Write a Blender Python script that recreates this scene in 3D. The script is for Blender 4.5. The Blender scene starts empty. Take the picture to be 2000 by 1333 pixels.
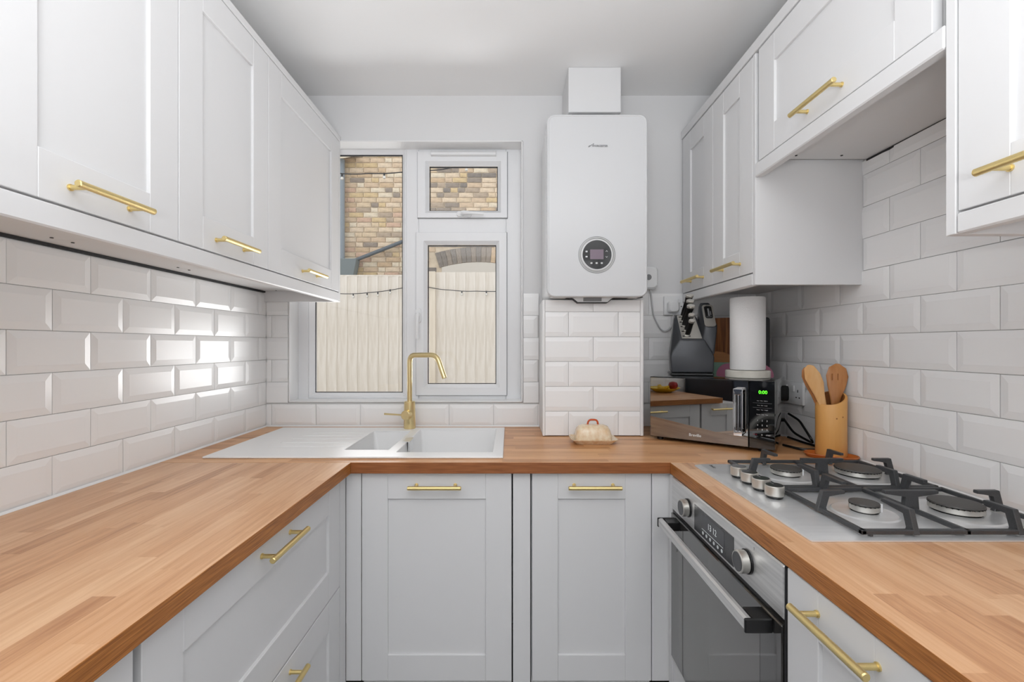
import bpy, bmesh, math, random
from mathutils import Vector, Matrix
random.seed(7)
C = bpy.context.scene.collection
R = math.radians
PI = math.pi

# ---------------------------------------------------------------- camera, world, lights, exposure
CZ = 1.269
cam = bpy.data.cameras.new('camera'); camo = bpy.data.objects.new('camera', cam); C.objects.link(camo)
cam.lens = 16.0; cam.sensor_width = 36.0; cam.sensor_fit = 'HORIZONTAL'
cam.shift_x = 0.003; cam.shift_y = 0.00425; cam.clip_start = 0.02
camo.location = (0, 0, CZ); camo.rotation_euler = (R(90), 0, 0)
bpy.context.scene.camera = camo
F = 889.0
def P(px, py, Y):
    return Vector(((px - 994) / F * Y, Y, CZ - (py - 675) / F * Y))

w = bpy.data.worlds.new('overcast_sky'); bpy.context.scene.world = w; w.use_nodes = True
bg = w.node_tree.nodes['Background']; bg.inputs[0].default_value = (0.97, 0.985, 1.0, 1); bg.inputs[1].default_value = 1.22
def area(name, loc, rot, sx, sy, power, col=(1, 1, 1)):
    l = bpy.data.lights.new(name, 'AREA'); l.shape = 'RECTANGLE'; l.size = sx; l.size_y = sy; l.energy = power; l.color = col
    o = bpy.data.objects.new(name, l); C.objects.link(o); o.location = loc; o.rotation_euler = rot
    return o
area('ceiling_fill', (0, -0.9, 2.38), (0, 0, 0), 1.4, 0.8, 4, (0.97, 0.985, 1))  # added downward fill behind the camera, no real fitting there
area('bounce_fill', (0, -0.40, 1.33), (R(180), 0, 0), 0.8, 0.5, 39, (0.97, 0.985, 1))  # added upward fill, unseen, brightens the ceiling
area('rear_fill', (0, -2.0, 1.45), (R(90), 0, 0), 2.0, 1.7, 4, (1, 1, 1))  # added fill panel; the rear wall has no window
area('window_daylight', (-0.47, 2.95, 1.0), (R(-125), 0, 0), 1.4, 1.0, 30, (0.98, 0.99, 1))
vs = bpy.context.scene.view_settings
vs.view_transform = 'Standard'; vs.look = 'None'; vs.gamma = 1.0; vs.exposure = 0.2; vs.use_curve_mapping = False

# ---------------------------------------------------------------- materials
def lin(c):
    return tuple((x / 12.92 if x <= 0.04045 else ((x + 0.055) / 1.055) ** 2.4) for x in [v / 255 for v in c])
def pm(name, rgb, rough=0.5, metal=0.0, emit=0, coat=0, spec=None, noise=None, bump=None, trans=0):
    m = bpy.data.materials.new(name); m.use_nodes = True
    nt = m.node_tree; b = nt.nodes['Principled BSDF']
    c = lin(rgb) + (1,)
    b.inputs['Base Color'].default_value = c
    b.inputs['Roughness'].default_value = rough; b.inputs['Metallic'].default_value = metal
    b.inputs['Coat Weight'].default_value = coat
    if spec is not None: b.inputs['Specular IOR Level'].default_value = spec
    if emit:
        b.inputs['Emission Color'].default_value = c; b.inputs['Emission Strength'].default_value = emit
    tc = nt.nodes.new('ShaderNodeTexCoord')
    if noise:                                # (scale vec, amount, rgb2)
        mp = nt.nodes.new('ShaderNodeMapping'); nt.links.new(tc.outputs['Object'], mp.inputs[0]); mp.inputs['Scale'].default_value = noise[0]
        n = nt.nodes.new('ShaderNodeTexNoise'); n.inputs['Scale'].default_value = 1; n.inputs['Detail'].default_value = 5
        nt.links.new(mp.outputs[0], n.inputs['Vector'])
        r = nt.nodes.new('ShaderNodeValToRGB'); r.color_ramp.elements[0].position = 0.5 - noise[1]; r.color_ramp.elements[1].position = 0.5 + noise[1]
        r.color_ramp.elements[0].color = c; r.color_ramp.elements[1].color = lin(noise[2]) + (1,)
        nt.links.new(n.outputs[0], r.inputs[0]); nt.links.new(r.outputs[0], b.inputs['Base Color'])
    if bump:                                 # (scale vec, strength, distance)
        mp = nt.nodes.new('ShaderNodeMapping'); nt.links.new(tc.outputs['Object'], mp.inputs[0]); mp.inputs['Scale'].default_value = bump[0]
        n = nt.nodes.new('ShaderNodeTexNoise'); n.inputs['Scale'].default_value = 1; n.inputs['Detail'].default_value = 3
        nt.links.new(mp.outputs[0], n.inputs['Vector'])
        bp = nt.nodes.new('ShaderNodeBump'); bp.inputs['Strength'].default_value = bump[1]; bp.inputs['Distance'].default_value = bump[2]
        nt.links.new(n.outputs[0], bp.inputs['Height']); nt.links.new(bp.outputs[0], b.inputs['Normal'])
    return m

def staves(name, swap, cols, sw=0.036, sl=0.34, rough=0.34):
    """butcher-block laminate: printed staves; grain runs along Y (swap=False) or X (swap=True)"""
    m = bpy.data.materials.new(name); m.use_nodes = True; nt = m.node_tree; b = nt.nodes['Principled BSDF']; L = nt.links.new
    tc = nt.nodes.new('ShaderNodeTexCoord'); sp = nt.nodes.new('ShaderNodeSeparateXYZ'); L(tc.outputs['Object'], sp.inputs[0])
    def M(op, a, bb=None):
        n = nt.nodes.new('ShaderNodeMath'); n.operation = op
        for i, v in enumerate((a, bb)):
            if v is None: continue
            if isinstance(v, (int, float)): n.inputs[i].default_value = v
            else: L(v, n.inputs[i])
        return n.outputs[0]
    along, across = (sp.outputs[0], sp.outputs[1]) if swap else (sp.outputs[1], sp.outputs[0])
    row = M('FLOOR', M('DIVIDE', across, sw))
    wn = nt.nodes.new('ShaderNodeTexWhiteNoise'); wn.noise_dimensions = '1D'; L(row, wn.inputs['W'])
    a2 = M('ADD', M('DIVIDE', along, sl), M('MULTIPLY', wn.outputs['Value'], 7.3))
    col = M('FLOOR', a2)
    cb = nt.nodes.new('ShaderNodeCombineXYZ'); L(row, cb.inputs[0]); L(col, cb.inputs[1])
    wn2 = nt.nodes.new('ShaderNodeTexWhiteNoise'); wn2.noise_dimensions = '3D'; L(cb.outputs[0], wn2.inputs['Vector'])
    # grain
    cg = nt.nodes.new('ShaderNodeCombineXYZ')
    L(M('MULTIPLY', across, 95), cg.inputs[0]); L(M('MULTIPLY', along, 5.5), cg.inputs[1]); L(M('MULTIPLY', wn2.outputs['Value'], 40), cg.inputs[2])
    n = nt.nodes.new('ShaderNodeTexNoise'); n.inputs['Scale'].default_value = 1; n.inputs['Detail'].default_value = 6; n.inputs['Roughness'].default_value = 0.62; n.inputs['Distortion'].default_value = 0.6
    L(cg.outputs[0], n.inputs['Vector'])
    v = M('ADD', M('MULTIPLY', wn2.outputs['Value'], 0.36), M('MULTIPLY', n.outputs[0], 0.75))
    r = nt.nodes.new('ShaderNodeValToRGB'); r.color_ramp.elements[0].position = 0.24; r.color_ramp.elements[1].position = 0.82
    r.color_ramp.elements[0].color = lin(cols[0]) + (1,); r.color_ramp.elements[1].color = lin(cols[2]) + (1,)
    e = r.color_ramp.elements.new(0.5); e.color = lin(cols[1]) + (1,)
    L(v, r.inputs[0]); L(r.outputs[0], b.inputs['Base Color'])
    b.inputs['Roughness'].default_value = rough; b.inputs['Specular IOR Level'].default_value = 0.5
    return m

WH = (236, 236, 236)
M_wall = pm('wall_paint', (226, 226, 227), 0.75, bump=((30, 30, 30), 0.08, 0.002))
M_ceil = pm('ceiling_paint', (244, 244, 244), 0.85)
M_trim = pm('white_gloss_trim', (240, 240, 240), 0.35)
M_cab = pm('light_grey_cabinet_paint', (224, 224, 225), 0.42, bump=((160, 160, 8), 0.04, 0.0006))
M_carc = pm('carcass_white', (224, 224, 224), 0.5)
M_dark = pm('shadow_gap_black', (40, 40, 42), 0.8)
M_tile = pm('white_glazed_tile', (246, 246, 246), 0.22)
M_grout = pm('tile_grout', (214, 214, 213), 0.85)
M_upvc = pm('white_upvc', (238, 239, 241), 0.3)
M_shadow_line = pm('shadow_line_grey', (140, 142, 146), 0.7)
M_gask = pm('black_gasket', (38, 38, 40), 0.6)
M_brass = pm('brushed_brass', (232, 212, 160), 0.28, 1.0, bump=((900, 900, 900), 0.12, 0.0005))
M_brassk = pm('knurled_brass', (234, 212, 150), 0.34, 1.0, bump=((1400, 700, 700), 0.5, 0.0008))
M_top_l = staves('oak_block_laminate_y', False, [(170, 118, 80), (207, 157, 115), (228, 186, 146)])  # paler ramp than the back laminate: window glare put into the colour
M_top_b = staves('oak_block_laminate_x', True, [(170, 112, 66), (206, 150, 100), (228, 178, 128)])
M_edge = pm('worktop_edge_oak', (130, 74, 28), 0.5, noise=((120, 14, 520), 0.22, (196, 128, 62)))
M_edge_b = pm('worktop_edge_oak_back', (122, 68, 30), 0.45, noise=((12, 60, 260), 0.25, (168, 104, 58)))
M_sink = pm('white_composite', (240, 240, 240), 0.3)
M_steel = pm('brushed_steel', (236, 237, 238), 0.3, 0.6, noise=((4, 60, 60), 0.3, (222, 223, 224)))
M_steel2 = pm('oven_steel', (234, 234, 233), 0.34, 0.65, noise=((3, 3, 120), 0.3, (190, 190, 190)))
M_chrome = pm('chrome', (225, 225, 228), 0.06, 1.0)
M_iron = pm('cast_iron_enamel', (52, 53, 55), 0.42, noise=((500, 500, 500), 0.25, (66, 67, 69)))
M_black = pm('black_plastic', (16, 16, 17), 0.3)
M_blackg = pm('black_glass', (12, 12, 13), 0.04, coat=1.0)
M_oveng = pm('oven_glass', (46, 45, 44), 0.05, coat=1.0)
M_disp = pm('display_grey', (62, 63, 66), 0.2)
M_mirror = pm('mirror_door', (150, 148, 146), 0.015, 1.0)
M_capb = pm('burner_cap', (70, 68, 66), 0.5)
M_white = pm('white_plastic', (236, 237, 238), 0.3)
M_whiteg = pm('white_glass', (214, 215, 217), 0.22)
M_green = pm('green_led', (90, 255, 40), 0.5, emit=1.3)
M_led = pm('pale_led', (200, 205, 205), 0.5, emit=0.35)
M_print = pm('grey_print', (132, 133, 135), 0.5)
M_printw = pm('white_print', (225, 225, 225), 0.5)
M_red = pm('red_print', (150, 30, 50), 0.5)
M_paper = pm('kitchen_paper', (236, 236, 236), 0.95, bump=((260, 260, 260), 0.5, 0.002))
M_marble = pm('pale_marble', (222, 218, 208), 0.4, noise=((30, 30, 30), 0.25, (200, 196, 186)))
M_gun = pm('gunmetal_plastic', (62, 64, 68), 0.33, 0.25)
M_satin = pm('satin_silver', (206, 204, 198), 0.3, 0.8)
M_bamboo = pm('bamboo', (220, 158, 84), 0.4, noise=((30, 30, 6), 0.3, (234, 180, 110)))
M_bamboo_in = pm('bamboo_inside', (160, 100, 48), 0.6)
M_spoon = pm('beech_spoon', (238, 196, 142), 0.45, noise=((60, 60, 10), 0.3, (222, 164, 100)))
M_spoond = pm('dark_teak_spoon', (172, 108, 56), 0.3, noise=((60, 60, 10), 0.3, (206, 146, 90)))
M_teak = pm('oiled_teak', (176, 92, 38), 0.25, noise=((18, 50, 18), 0.3, (206, 120, 58)))
M_pink = pm('pink_plastic', (206, 130, 158), 0.4)
M_sage = pm('sage_plastic', (142, 176, 156), 0.4)
M_slate = pm('dark_slate_board', (52, 54, 57), 0.35)
M_cream = pm('cream_stoneware', (240, 226, 200), 0.22, noise=((70, 70, 50), 0.22, (224, 190, 148)), coat=0.3)
M_rust = pm('rust_glaze', (196, 84, 40), 0.25)
M_cable = pm('white_cable', (200, 201, 203), 0.5)
M_floor = pm('floor_vinyl', (150, 148, 146), 0.5)
M_navy = pm('graphite_appliance', (40, 43, 52), 0.3)
M_yel = pm('yellow_glaze', (238, 204, 40), 0.25)
M_ban = pm('banana_skin', (238, 196, 50), 0.5, noise=((40, 40, 40), 0.2, (222, 180, 40)))
M_apple = pm('red_apple_skin', (150, 30, 34), 0.3)
M_patio = pm('concrete_yard', (170, 166, 158), 0.9)
def board_mat():
    m = pm('painted_fence_wood', (212, 205, 195), 0.8, noise=((40, 40, 4), 0.16, (198, 189, 176)))
    return m
M_fence = board_mat()
M_fpost = pm('fence_post_wood', (214, 204, 188), 0.8, noise=((26, 26, 3), 0.22, (200, 188, 170)))
M_mort = pm('lime_mortar', (214, 200, 178), 0.95, noise=((9, 9, 9), 0.2, (190, 174, 152)))
BR = [(222, 200, 170), (216, 192, 164), (228, 208, 182), (210, 184, 152), (218, 194, 152), (186, 168, 148), (158, 146, 134), (214, 182, 158), (230, 216, 192), (140, 132, 124)]
M_br = [pm('stock_brick_%d' % i, c, 0.9, noise=((16, 16, 16), 0.2, tuple(int(v * 0.84) for v in c)), bump=((60, 60, 60), 0.6, 0.01)) for i, c in enumerate(BR)]
M_pipe = pm('grey_pipe', (92, 100, 106), 0.5)
M_hopper = pm('hopper_grey', (112, 122, 124), 0.6)
def glass_mat():
    m = bpy.data.materials.new('window_glass'); m.use_nodes = True; nt = m.node_tree
    for n in list(nt.nodes): nt.nodes.remove(n)
    out = nt.nodes.new('ShaderNodeOutputMaterial'); mx = nt.nodes.new('ShaderNodeMixShader')
    t = nt.nodes.new('ShaderNodeBsdfTransparent'); g = nt.nodes.new('ShaderNodeBsdfGlossy'); g.inputs['Roughness'].default_value = 0.0
    fr = nt.nodes.new('ShaderNodeFresnel'); fr.inputs[0].default_value = 1.35
    nt.links.new(fr.outputs[0], mx.inputs[0]); nt.links.new(t.outputs[0], mx.inputs[1]); nt.links.new(g.outputs[0], mx.inputs[2]); nt.links.new(mx.outputs[0], out.inputs[0])
    return m
M_glass = glass_mat()

# ---------------------------------------------------------------- mesh builder
class B:
    def __init__(s): s.bm = bmesh.new(); s.mi = 0
    def _fin(s, faces):
        for f in faces: f.material_index = s.mi
    def mat(s, i): s.mi = i; return s
    def box(s, x0, x1, y0, y1, z0, z1, bev=0.0, seg=1):
        before = set(s.bm.faces)
        vs = [s.bm.verts.new(p) for p in ((x0, y0, z0), (x1, y0, z0), (x1, y1, z0), (x0, y1, z0), (x0, y0, z1), (x1, y0, z1), (x1, y1, z1), (x0, y1, z1))]
        fs = [s.bm.faces.new([vs[i] for i in q]) for q in ((3, 2, 1, 0), (4, 5, 6, 7), (0, 1, 5, 4), (1, 2, 6, 5), (2, 3, 7, 6), (3, 0, 4, 7))]
        if bev > 0:
            es = set(e for f in fs for e in f.edges)
            bmesh.ops.bevel(s.bm, geom=list(es), offset=bev, segments=seg, affect='EDGES', profile=0.5)
        s._fin([f for f in s.bm.faces if f not in before]); return s
    def hull(s, pts, bev=0.0, seg=2):
        before = set(s.bm.faces)
        vs = [s.bm.verts.new(p) for p in pts]
        r = bmesh.ops.convex_hull(s.bm, input=vs)
        new = [f for f in s.bm.faces if f not in before]
        bmesh.ops.dissolve_limit(s.bm, angle_limit=R(2), verts=list({v for f in new for v in f.verts}), edges=list({e for f in new for e in f.edges}))
        new = [f for f in s.bm.faces if f not in before]
        if bev > 0:
            bmesh.ops.bevel(s.bm, geom=list({e for f in new for e in f.edges}), offset=bev, segments=seg, affect='EDGES', profile=0.5)
        s._fin([f for f in s.bm.faces if f not in before]); return s
    def rings(s, rings, closed=True, cap=True):
        vr = [[s.bm.verts.new(p) for p in r] for r in rings]
        fs = []
        for a, b in zip(vr, vr[1:]):
            n = len(a)
            for i in range(n if closed else n - 1):
                j = (i + 1) % n
                fs.append(s.bm.faces.new((a[i], a[j], b[j], b[i])))
        if cap:
            fs.append(s.bm.faces.new(list(reversed(vr[0])))); fs.append(s.bm.faces.new(vr[-1]))
        s._fin(fs); return s
    def tube(s, pts, r, seg=12, cap=True, radii=None):
        pts = [Vector(p) for p in pts]; rings = []
        t0 = (pts[1] - pts[0]).normalized()
        up = Vector((0, 0, 1)) if abs(t0.z) < 0.9 else Vector((1, 0, 0))
        u = t0.cross(up).normalized()
        for i, p in enumerate(pts):
            t = ((pts[min(i + 1, len(pts) - 1)] - p).normalized() + (p - pts[max(i - 1, 0)]).normalized()).normalized() if 0 < i < len(pts) - 1 else ((pts[1] - pts[0]).normalized() if i == 0 else (pts[-1] - pts[-2]).normalized())
            u = (u - t * u.dot(t)).normalized(); v = t.cross(u)
            rr = radii[i] if radii else r
            rings.append([p + (u * math.cos(2 * PI * k / seg) + v * math.sin(2 * PI * k / seg)) * rr for k in range(seg)])
        return s.rings(rings, cap=cap)
    def cyl(s, p0, p1, r, seg=20, r1=None, ch=0.0):
        p0 = Vector(p0); p1 = Vector(p1); r1 = r if r1 is None else r1
        d = (p1 - p0).normalized()
        if ch > 0: return s.tube([p0, p0 + d * ch, p1 - d * ch, p1], r, seg, radii=[r - ch, r, r1, r1 - ch])
        return s.tube([p0, p1], r, seg, radii=[r, r1])
    def lathe(s, prof, c=(0, 0, 0), seg=28, cap=True, M=None):
        rings = []
        for r, z in prof:
            ring = [Vector((max(r, 1e-4) * math.cos(2 * PI * k / seg), max(r, 1e-4) * math.sin(2 * PI * k / seg), z)) for k in range(seg)]
            if M: ring = [M @ p for p in ring]
            rings.append([p + Vector(c) for p in ring])
        return s.rings(rings, cap=cap)
    def rloft(s, secs, c=(0, 0, 0), n=5, M=None, cap=True):
        """stack of rounded rectangles: (z, w, d, r)"""
        rings = []
        for z, wd, dp, r in secs:
            ring = []
            for cx, cy, a0 in ((wd / 2 - r, dp / 2 - r, 0), (-wd / 2 + r, dp / 2 - r, 90), (-wd / 2 + r, -dp / 2 + r, 180), (wd / 2 - r, -dp / 2 + r, 270)):
                for k in range(n + 1):
                    a = R(a0 + 90 * k / n); ring.append(Vector((cx + r * math.cos(a), cy + r * math.sin(a), z)))
            if M: ring = [M @ p for p in ring]
            rings.append([p + Vector(c) for p in ring])
        return s.rings(rings, cap=cap)
    def prism(s, poly, a, b, axis='y', bev=0.0):
        """poly of (u,v): axis y -> (x,z); axis x -> (y,z); axis z -> (x,y)"""
        def q(p, t):
            return (p[0], t, p[1]) if axis == 'y' else ((t, p[0], p[1]) if axis == 'x' else (p[0], p[1], t))
        before = set(s.bm.faces)
        va = [s.bm.verts.new(q(p, a)) for p in poly]; vb = [s.bm.verts.new(q(p, b)) for p in poly]
        n = len(poly)
        fs = [s.bm.faces.new((va[i], va[(i + 1) % n], vb[(i + 1) % n], vb[i])) for i in range(n)]
        fs += [s.bm.faces.new(list(reversed(va))), s.bm.faces.new(vb)]
        if bev > 0:
            bmesh.ops.bevel(s.bm, geom=list({e for f in fs for e in f.edges}), offset=bev, segments=1, affect='EDGES')
        s._fin([f for f in s.bm.faces if f not in before]); return s
    def loft(s, pts, wid, thk, side, seg=14):
        """elliptical cross-sections along pts; side = width direction"""
        pts = [Vector(p) for p in pts]; side = Vector(side).normalized(); rings = []
        for i, p in enumerate(pts):
            t = (pts[min(i + 1, len(pts) - 1)] - pts[max(i - 1, 0)]).normalized()
            u = (side - t * side.dot(t)).normalized(); v = t.cross(u)
            rings.append([p + u * math.cos(2 * PI * k / seg) * wid[i] / 2 + v * math.sin(2 * PI * k / seg) * thk[i] / 2 for k in range(seg)])
        return s.rings(rings)
    def xf(s, M): bmesh.ops.transform(s.bm, matrix=M, verts=s.bm.verts[:]); return s
    def mesh(s, name, mats, smooth=True, ang=32):
        bmesh.ops.recalc_face_normals(s.bm, faces=s.bm.faces[:])
        me = bpy.data.meshes.new(name); s.bm.to_mesh(me); s.bm.free()
        for m in (mats if isinstance(mats, (list, tuple)) else [mats]): me.materials.append(m)
        if smooth:
            me.polygons.foreach_set('use_smooth', [True] * len(me.polygons)); me.set_sharp_from_angle(angle=R(ang))
        return me
    def obj(s, name, mats, parent=None, smooth=True, ang=32, loc=None, rot=None):
        return link(name, s.mesh(name, mats, smooth, ang), parent, loc, rot)
def link(name, me, parent=None, loc=None, rot=None):
    o = bpy.data.objects.new(name, me); C.objects.link(o)
    if parent: o.parent = parent
    if loc is not None: o.location = loc
    if rot is not None: o.rotation_euler = rot
    return o
def tag(o, label, cat, group=None):
    o['label'] = label; o['category'] = cat
    if group: o['group'] = group
    return o
def thing(name, label, cat, loc=(0, 0, 0), rz=0, group=None):
    o = bpy.data.objects.new(name, None); C.objects.link(o); o.location = loc; o.rotation_euler = (0, 0, rz); o.empty_display_size = 0.05
    return tag(o, label, cat, group)
def struct(o): o['kind'] = 'structure'; return o
def text(name, body, size, mat, parent, loc, rot=(R(90), 0, 0), ext=0.0002, sx=1.0, align='CENTER', font_off=0):
    cu = bpy.data.curves.new(name, 'FONT'); cu.body = body; cu.size = size; cu.extrude = ext; cu.align_x = align; cu.align_y = 'CENTER'; cu.offset = font_off
    cu.resolution_u = 3
    t = bpy.data.objects.new(name + '_tmp', cu); C.objects.link(t)
    dg = bpy.context.evaluated_depsgraph_get(); me = bpy.data.meshes.new_from_object(t.evaluated_get(dg))
    bpy.data.objects.remove(t); bpy.data.curves.remove(cu)
    me.name = name; me.materials.clear(); me.materials.append(mat)
    o = link(name, me, parent, loc, rot); o.scale = (sx, 1, 1)
    return o

# ---------------------------------------------------------------- room dimensions
XL, XR, YB, ZC, WT = -1.112, 1.131, 2.077, 2.409, 0.900
YR = -2.2
WX0, WX1, WZ0, WZ1 = -1.002, 0.063, 1.010, 2.201   # window opening

struct(B().box(XL - .1, XR + .1, YR - .1, YB + .3, -0.1, 0).obj('floor', M_floor))
struct(B().box(XL - .1, XR + .1, YR - .1, YB + .3, ZC, ZC + .1).obj('ceiling', M_ceil))
wall_left = struct(B().box(XL - .1, XL, YR, YB + .3, 0, ZC).obj('wall_left', M_wall))
wall_right = struct(B().box(XR, XR + .1, YR, YB + .3, 0, ZC).obj('wall_right', M_wall))
struct(B().box(XL, XR, YR - .1, YR, 0, ZC).obj('wall_rear', M_wall))
b = B()
b.box(XL, WX0, YB, YB + .125, 0, ZC); b.box(WX1, XR, YB, YB + .125, 0, ZC)
b.box(WX0, WX1, YB, YB + .125, 0, WZ0); b.box(WX0, WX1, YB, YB + .125, WZ1, ZC)
wall_back = struct(b.obj('wall_back', M_wall))
# pier boxed out behind the boiler
PX0, PX1, PY, PZ = .1375, .544, 1.852, 1.455
wall_pier = struct(B().box(PX0, PX1, PY, YB, WT + .001, PZ, .002).obj('wall_pier', M_wall))
B().box(PX0 - .001, PX0 + .009, PY - .011, PY + .004, WT + .002, PZ - .001, .002).obj('corner_trim', M_trim, wall_pier)
B().box(PX1 - .012, PX1 + .001, PY - .011, PY + .004, WT + .002, PZ - .001, .002).obj('corner_trim', M_trim, wall_pier)
# plaster casing round the window
b = B()
for (x0, x1, z0, z1) in ((WX0 - .0, WX0 + .006, WZ0, WZ1), (WX1 - .006, WX1, WZ0, WZ1), (WX0, WX1, WZ1 - .006, WZ1), (WX0, WX1, WZ0, WZ0 + .006)):
    b.box(x0, x1, YB - .010, YB + .08, z0, z1, .0015)
struct(b.obj('trim_1', M_trim))

# ---------------------------------------------------------------- metro tiles
TP, TH, G = .202, .101, .0016
tile_cache = {}
def tile_mesh(wd, hh, fl):
    key = (round(wd, 4), round(hh, 4), fl)
    if key in tile_cache: return tile_cache[key]
    bv = .0165; e, h = .0035, .0060
    x0, x1, z0, z1 = -wd / 2, wd / 2, -hh / 2, hh / 2
    ix0 = x0 + (bv if fl[0] else 0); ix1 = x1 - (bv if fl[1] else 0); iz0 = z0 + (bv if fl[2] else 0); iz1 = z1 - (bv if fl[3] else 0)
    ix0 = min(ix0, x1 - .002); ix1 = max(ix1, ix0 + .001); iz0 = min(iz0, z1 - .002); iz1 = max(iz1, iz0 + .001)
    bm = B()
    o = [(x0, 0, z0), (x1, 0, z0), (x1, 0, z1), (x0, 0, z1)]
    ring1 = [(x, -e, z) for x, _, z in o]
    ring2 = [(ix0, -h, iz0), (ix1, -h, iz0), (ix1, -h, iz1), (ix0, -h, iz1)]
    q = [(ix0 + .0016, -h - .0003, iz0 + .0016), (ix1 - .0016, -h - .0003, iz0 + .0016), (ix1 - .0016, -h - .0003, iz1 - .0016), (ix0 + .0016, -h - .0003, iz1 - .0016)]
    bm.rings([o, ring1, ring2] + ([q] if ix1 - ix0 > .006 and iz1 - iz0 > .006 else []))
    me = bm.mesh('tile', M_tile, smooth=False)
    tile_cache[key] = me
    return me
def tiles(parent, origin, rz, u0, u1, regions, joint, z0=WT, rows=6):
    """joint(k) -> phase of the vertical joints of row k, in local u"""
    gr = B()
    rot = Matrix.Rotation(rz, 4, 'Z')
    for (a0, a1, c0, c1) in regions:
        gr.box(a0, a1, -.0016, -.0002, c0, c1)
    gr.obj('grout', M_grout, parent, loc=origin, rot=(0, 0, rz))
    for k in range(rows):
        tz0, tz1 = z0 + k * TH, z0 + (k + 1) * TH
        ph = joint(k); n0 = math.floor((u0 - ph) / TP)
        u = ph + n0 * TP
        while u < u1:
            for (a0, a1, c0, c1) in regions:
                x0, x1, y0, y1 = max(u, a0), min(u + TP, a1), max(tz0, c0), min(tz1, c1)
                if x1 - x0 < .012 or y1 - y0 < .012: continue
                fl = (x0 <= u + 1e-5, x1 >= u + TP - 1e-5, y0 <= tz0 + 1e-5, y1 >= tz1 - 1e-5)
                wd, hh = x1 - x0 - G, y1 - y0 - G
                me = tile_mesh(wd, hh, fl)
                p = Vector(((x0 + x1) / 2, -.0014 - random.random() * .0006, (y0 + y1) / 2))
                link('tile', me, parent, Vector(origin) + rot @ p, (R(random.uniform(-.12, .12)), 0, rz + R(random.uniform(-.10, .10))))
            u += TP
LB = -0.5
tiles(wall_left, (XL, 0, 0), PI / 2, LB, YB - .001, [(LB, YB - .001, WT, 1.506)], lambda k: 1.103 if k % 2 == 0 else 1.204)
# right wall: local u = -Y
tiles(wall_right, (XR, 0, 0), -PI / 2, -YB, .5, [(-YB + .001, .5, WT, 1.505), (-1.449, -.818, 1.5055, 1.853)], lambda k: -1.245 if k % 2 == 0 else -1.144, rows=10)
tiles(wall_back, (0, YB, 0), 0, XL, XR, [(XL + .008, XR - .008, WT, WZ0 - .003), (XL + .008, WX0 - .002, WZ0 - .0029, 1.506), (WX1 + .002, PX0 - .001, WZ0 - .0029, 1.506), (PX1 + .001, XR - .008, WZ0 - .0029, 1.506)],
      lambda k: -.878 if k % 2 == 0 else -.777)
tiles(wall_pier, (0, PY, 0), 0, PX0, PX1, [(PX0 + .009, PX1 - .012, WT + .003, PZ - .001)], lambda k: .2417 if k % 2 == 0 else .3417)

# ---------------------------------------------------------------- window
FY = 2.152
def wx(px): return (px - 994) / F * FY
def wz(py): return CZ - (py - 675) / F * FY
win = struct(thing('window_1', 'white plastic framed window above the sink', 'window', (0, 0, 0)))
X = [wx(v) for v in (580, 613, 785, 816, 990, 1020)]
Zt, Zb, Ztr0, Ztr1 = wz(287), wz(784), wz(456.5), wz(425.5)
def frame_boxes(b, rects, y0, y1, bev=.003):
    for r in rects: b.box(r[0], r[1], y0, y1, r[2], r[3], bev)
def bead(b, x0, x1, z0, z1, wdt, y0, y1):
    """mitred bead ring sloping down to the glass; x0..z1 = glass edge, widened outward by wdt"""
    o = [(x0 - wdt, y0, z0 - wdt), (x1 + wdt, y0, z0 - wdt), (x1 + wdt, y0, z1 + wdt), (x0 - wdt, y0, z1 + wdt)]
    m = [(x0 - wdt * .75, y0 - .004, z0 - wdt * .75), (x1 + wdt * .75, y0 - .004, z0 - wdt * .75), (x1 + wdt * .75, y0 - .004, z1 + wdt * .75), (x0 - wdt * .75, y0 - .004, z1 + wdt * .75)]
    i = [(x0, y1 - .004, z0), (x1, y1 - .004, z0), (x1, y1 - .004, z1), (x0, y1 - .004, z1)]
    j = [(x0, y1, z0), (x1, y1, z0), (x1, y1, z1), (x0, y1, z1)]
    b.rings([o, m, i, j], cap=False)
b = B()
zl0, zl1 = wz(768), wz(300)
b.box(WX0 + .004, wx(613) - .026, FY, FY + .06, Zb, Zt, .003)
b.box(wx(785) + .01, wx(817.5), FY, FY + .06, Zb, Zt, .003)
b.box(wx(988.5), WX1 - .004, FY, FY + .06, Zb, Zt, .003)
b.box(wx(613) - .0258, wx(785) + .0098, FY, FY + .06, Zb, zl0 - .01, .003)
b.box(wx(613) - .0258, wx(785) + .0098, FY, FY + .06, zl1 + .026, Zt, .003)
b.box(wx(817.5) + .0002, wx(988.5) - .0002, FY, FY + .06, Zb, wz(771), .003)
b.box(wx(817.5) + .0002, wx(988.5) - .0002, FY, FY + .06, wz(299), Zt, .003)
b.box(wx(817.5) + .0002, wx(988.5) - .0002, FY, FY + .06, Ztr0, Ztr1, .003)
b.obj('frame', M_upvc, win)
b = B(); bead(b, wx(613), wx(785), zl0, zl1, .028, FY + .001, FY + .02); b.obj('glazing_bead', M_upvc, win)
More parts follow.
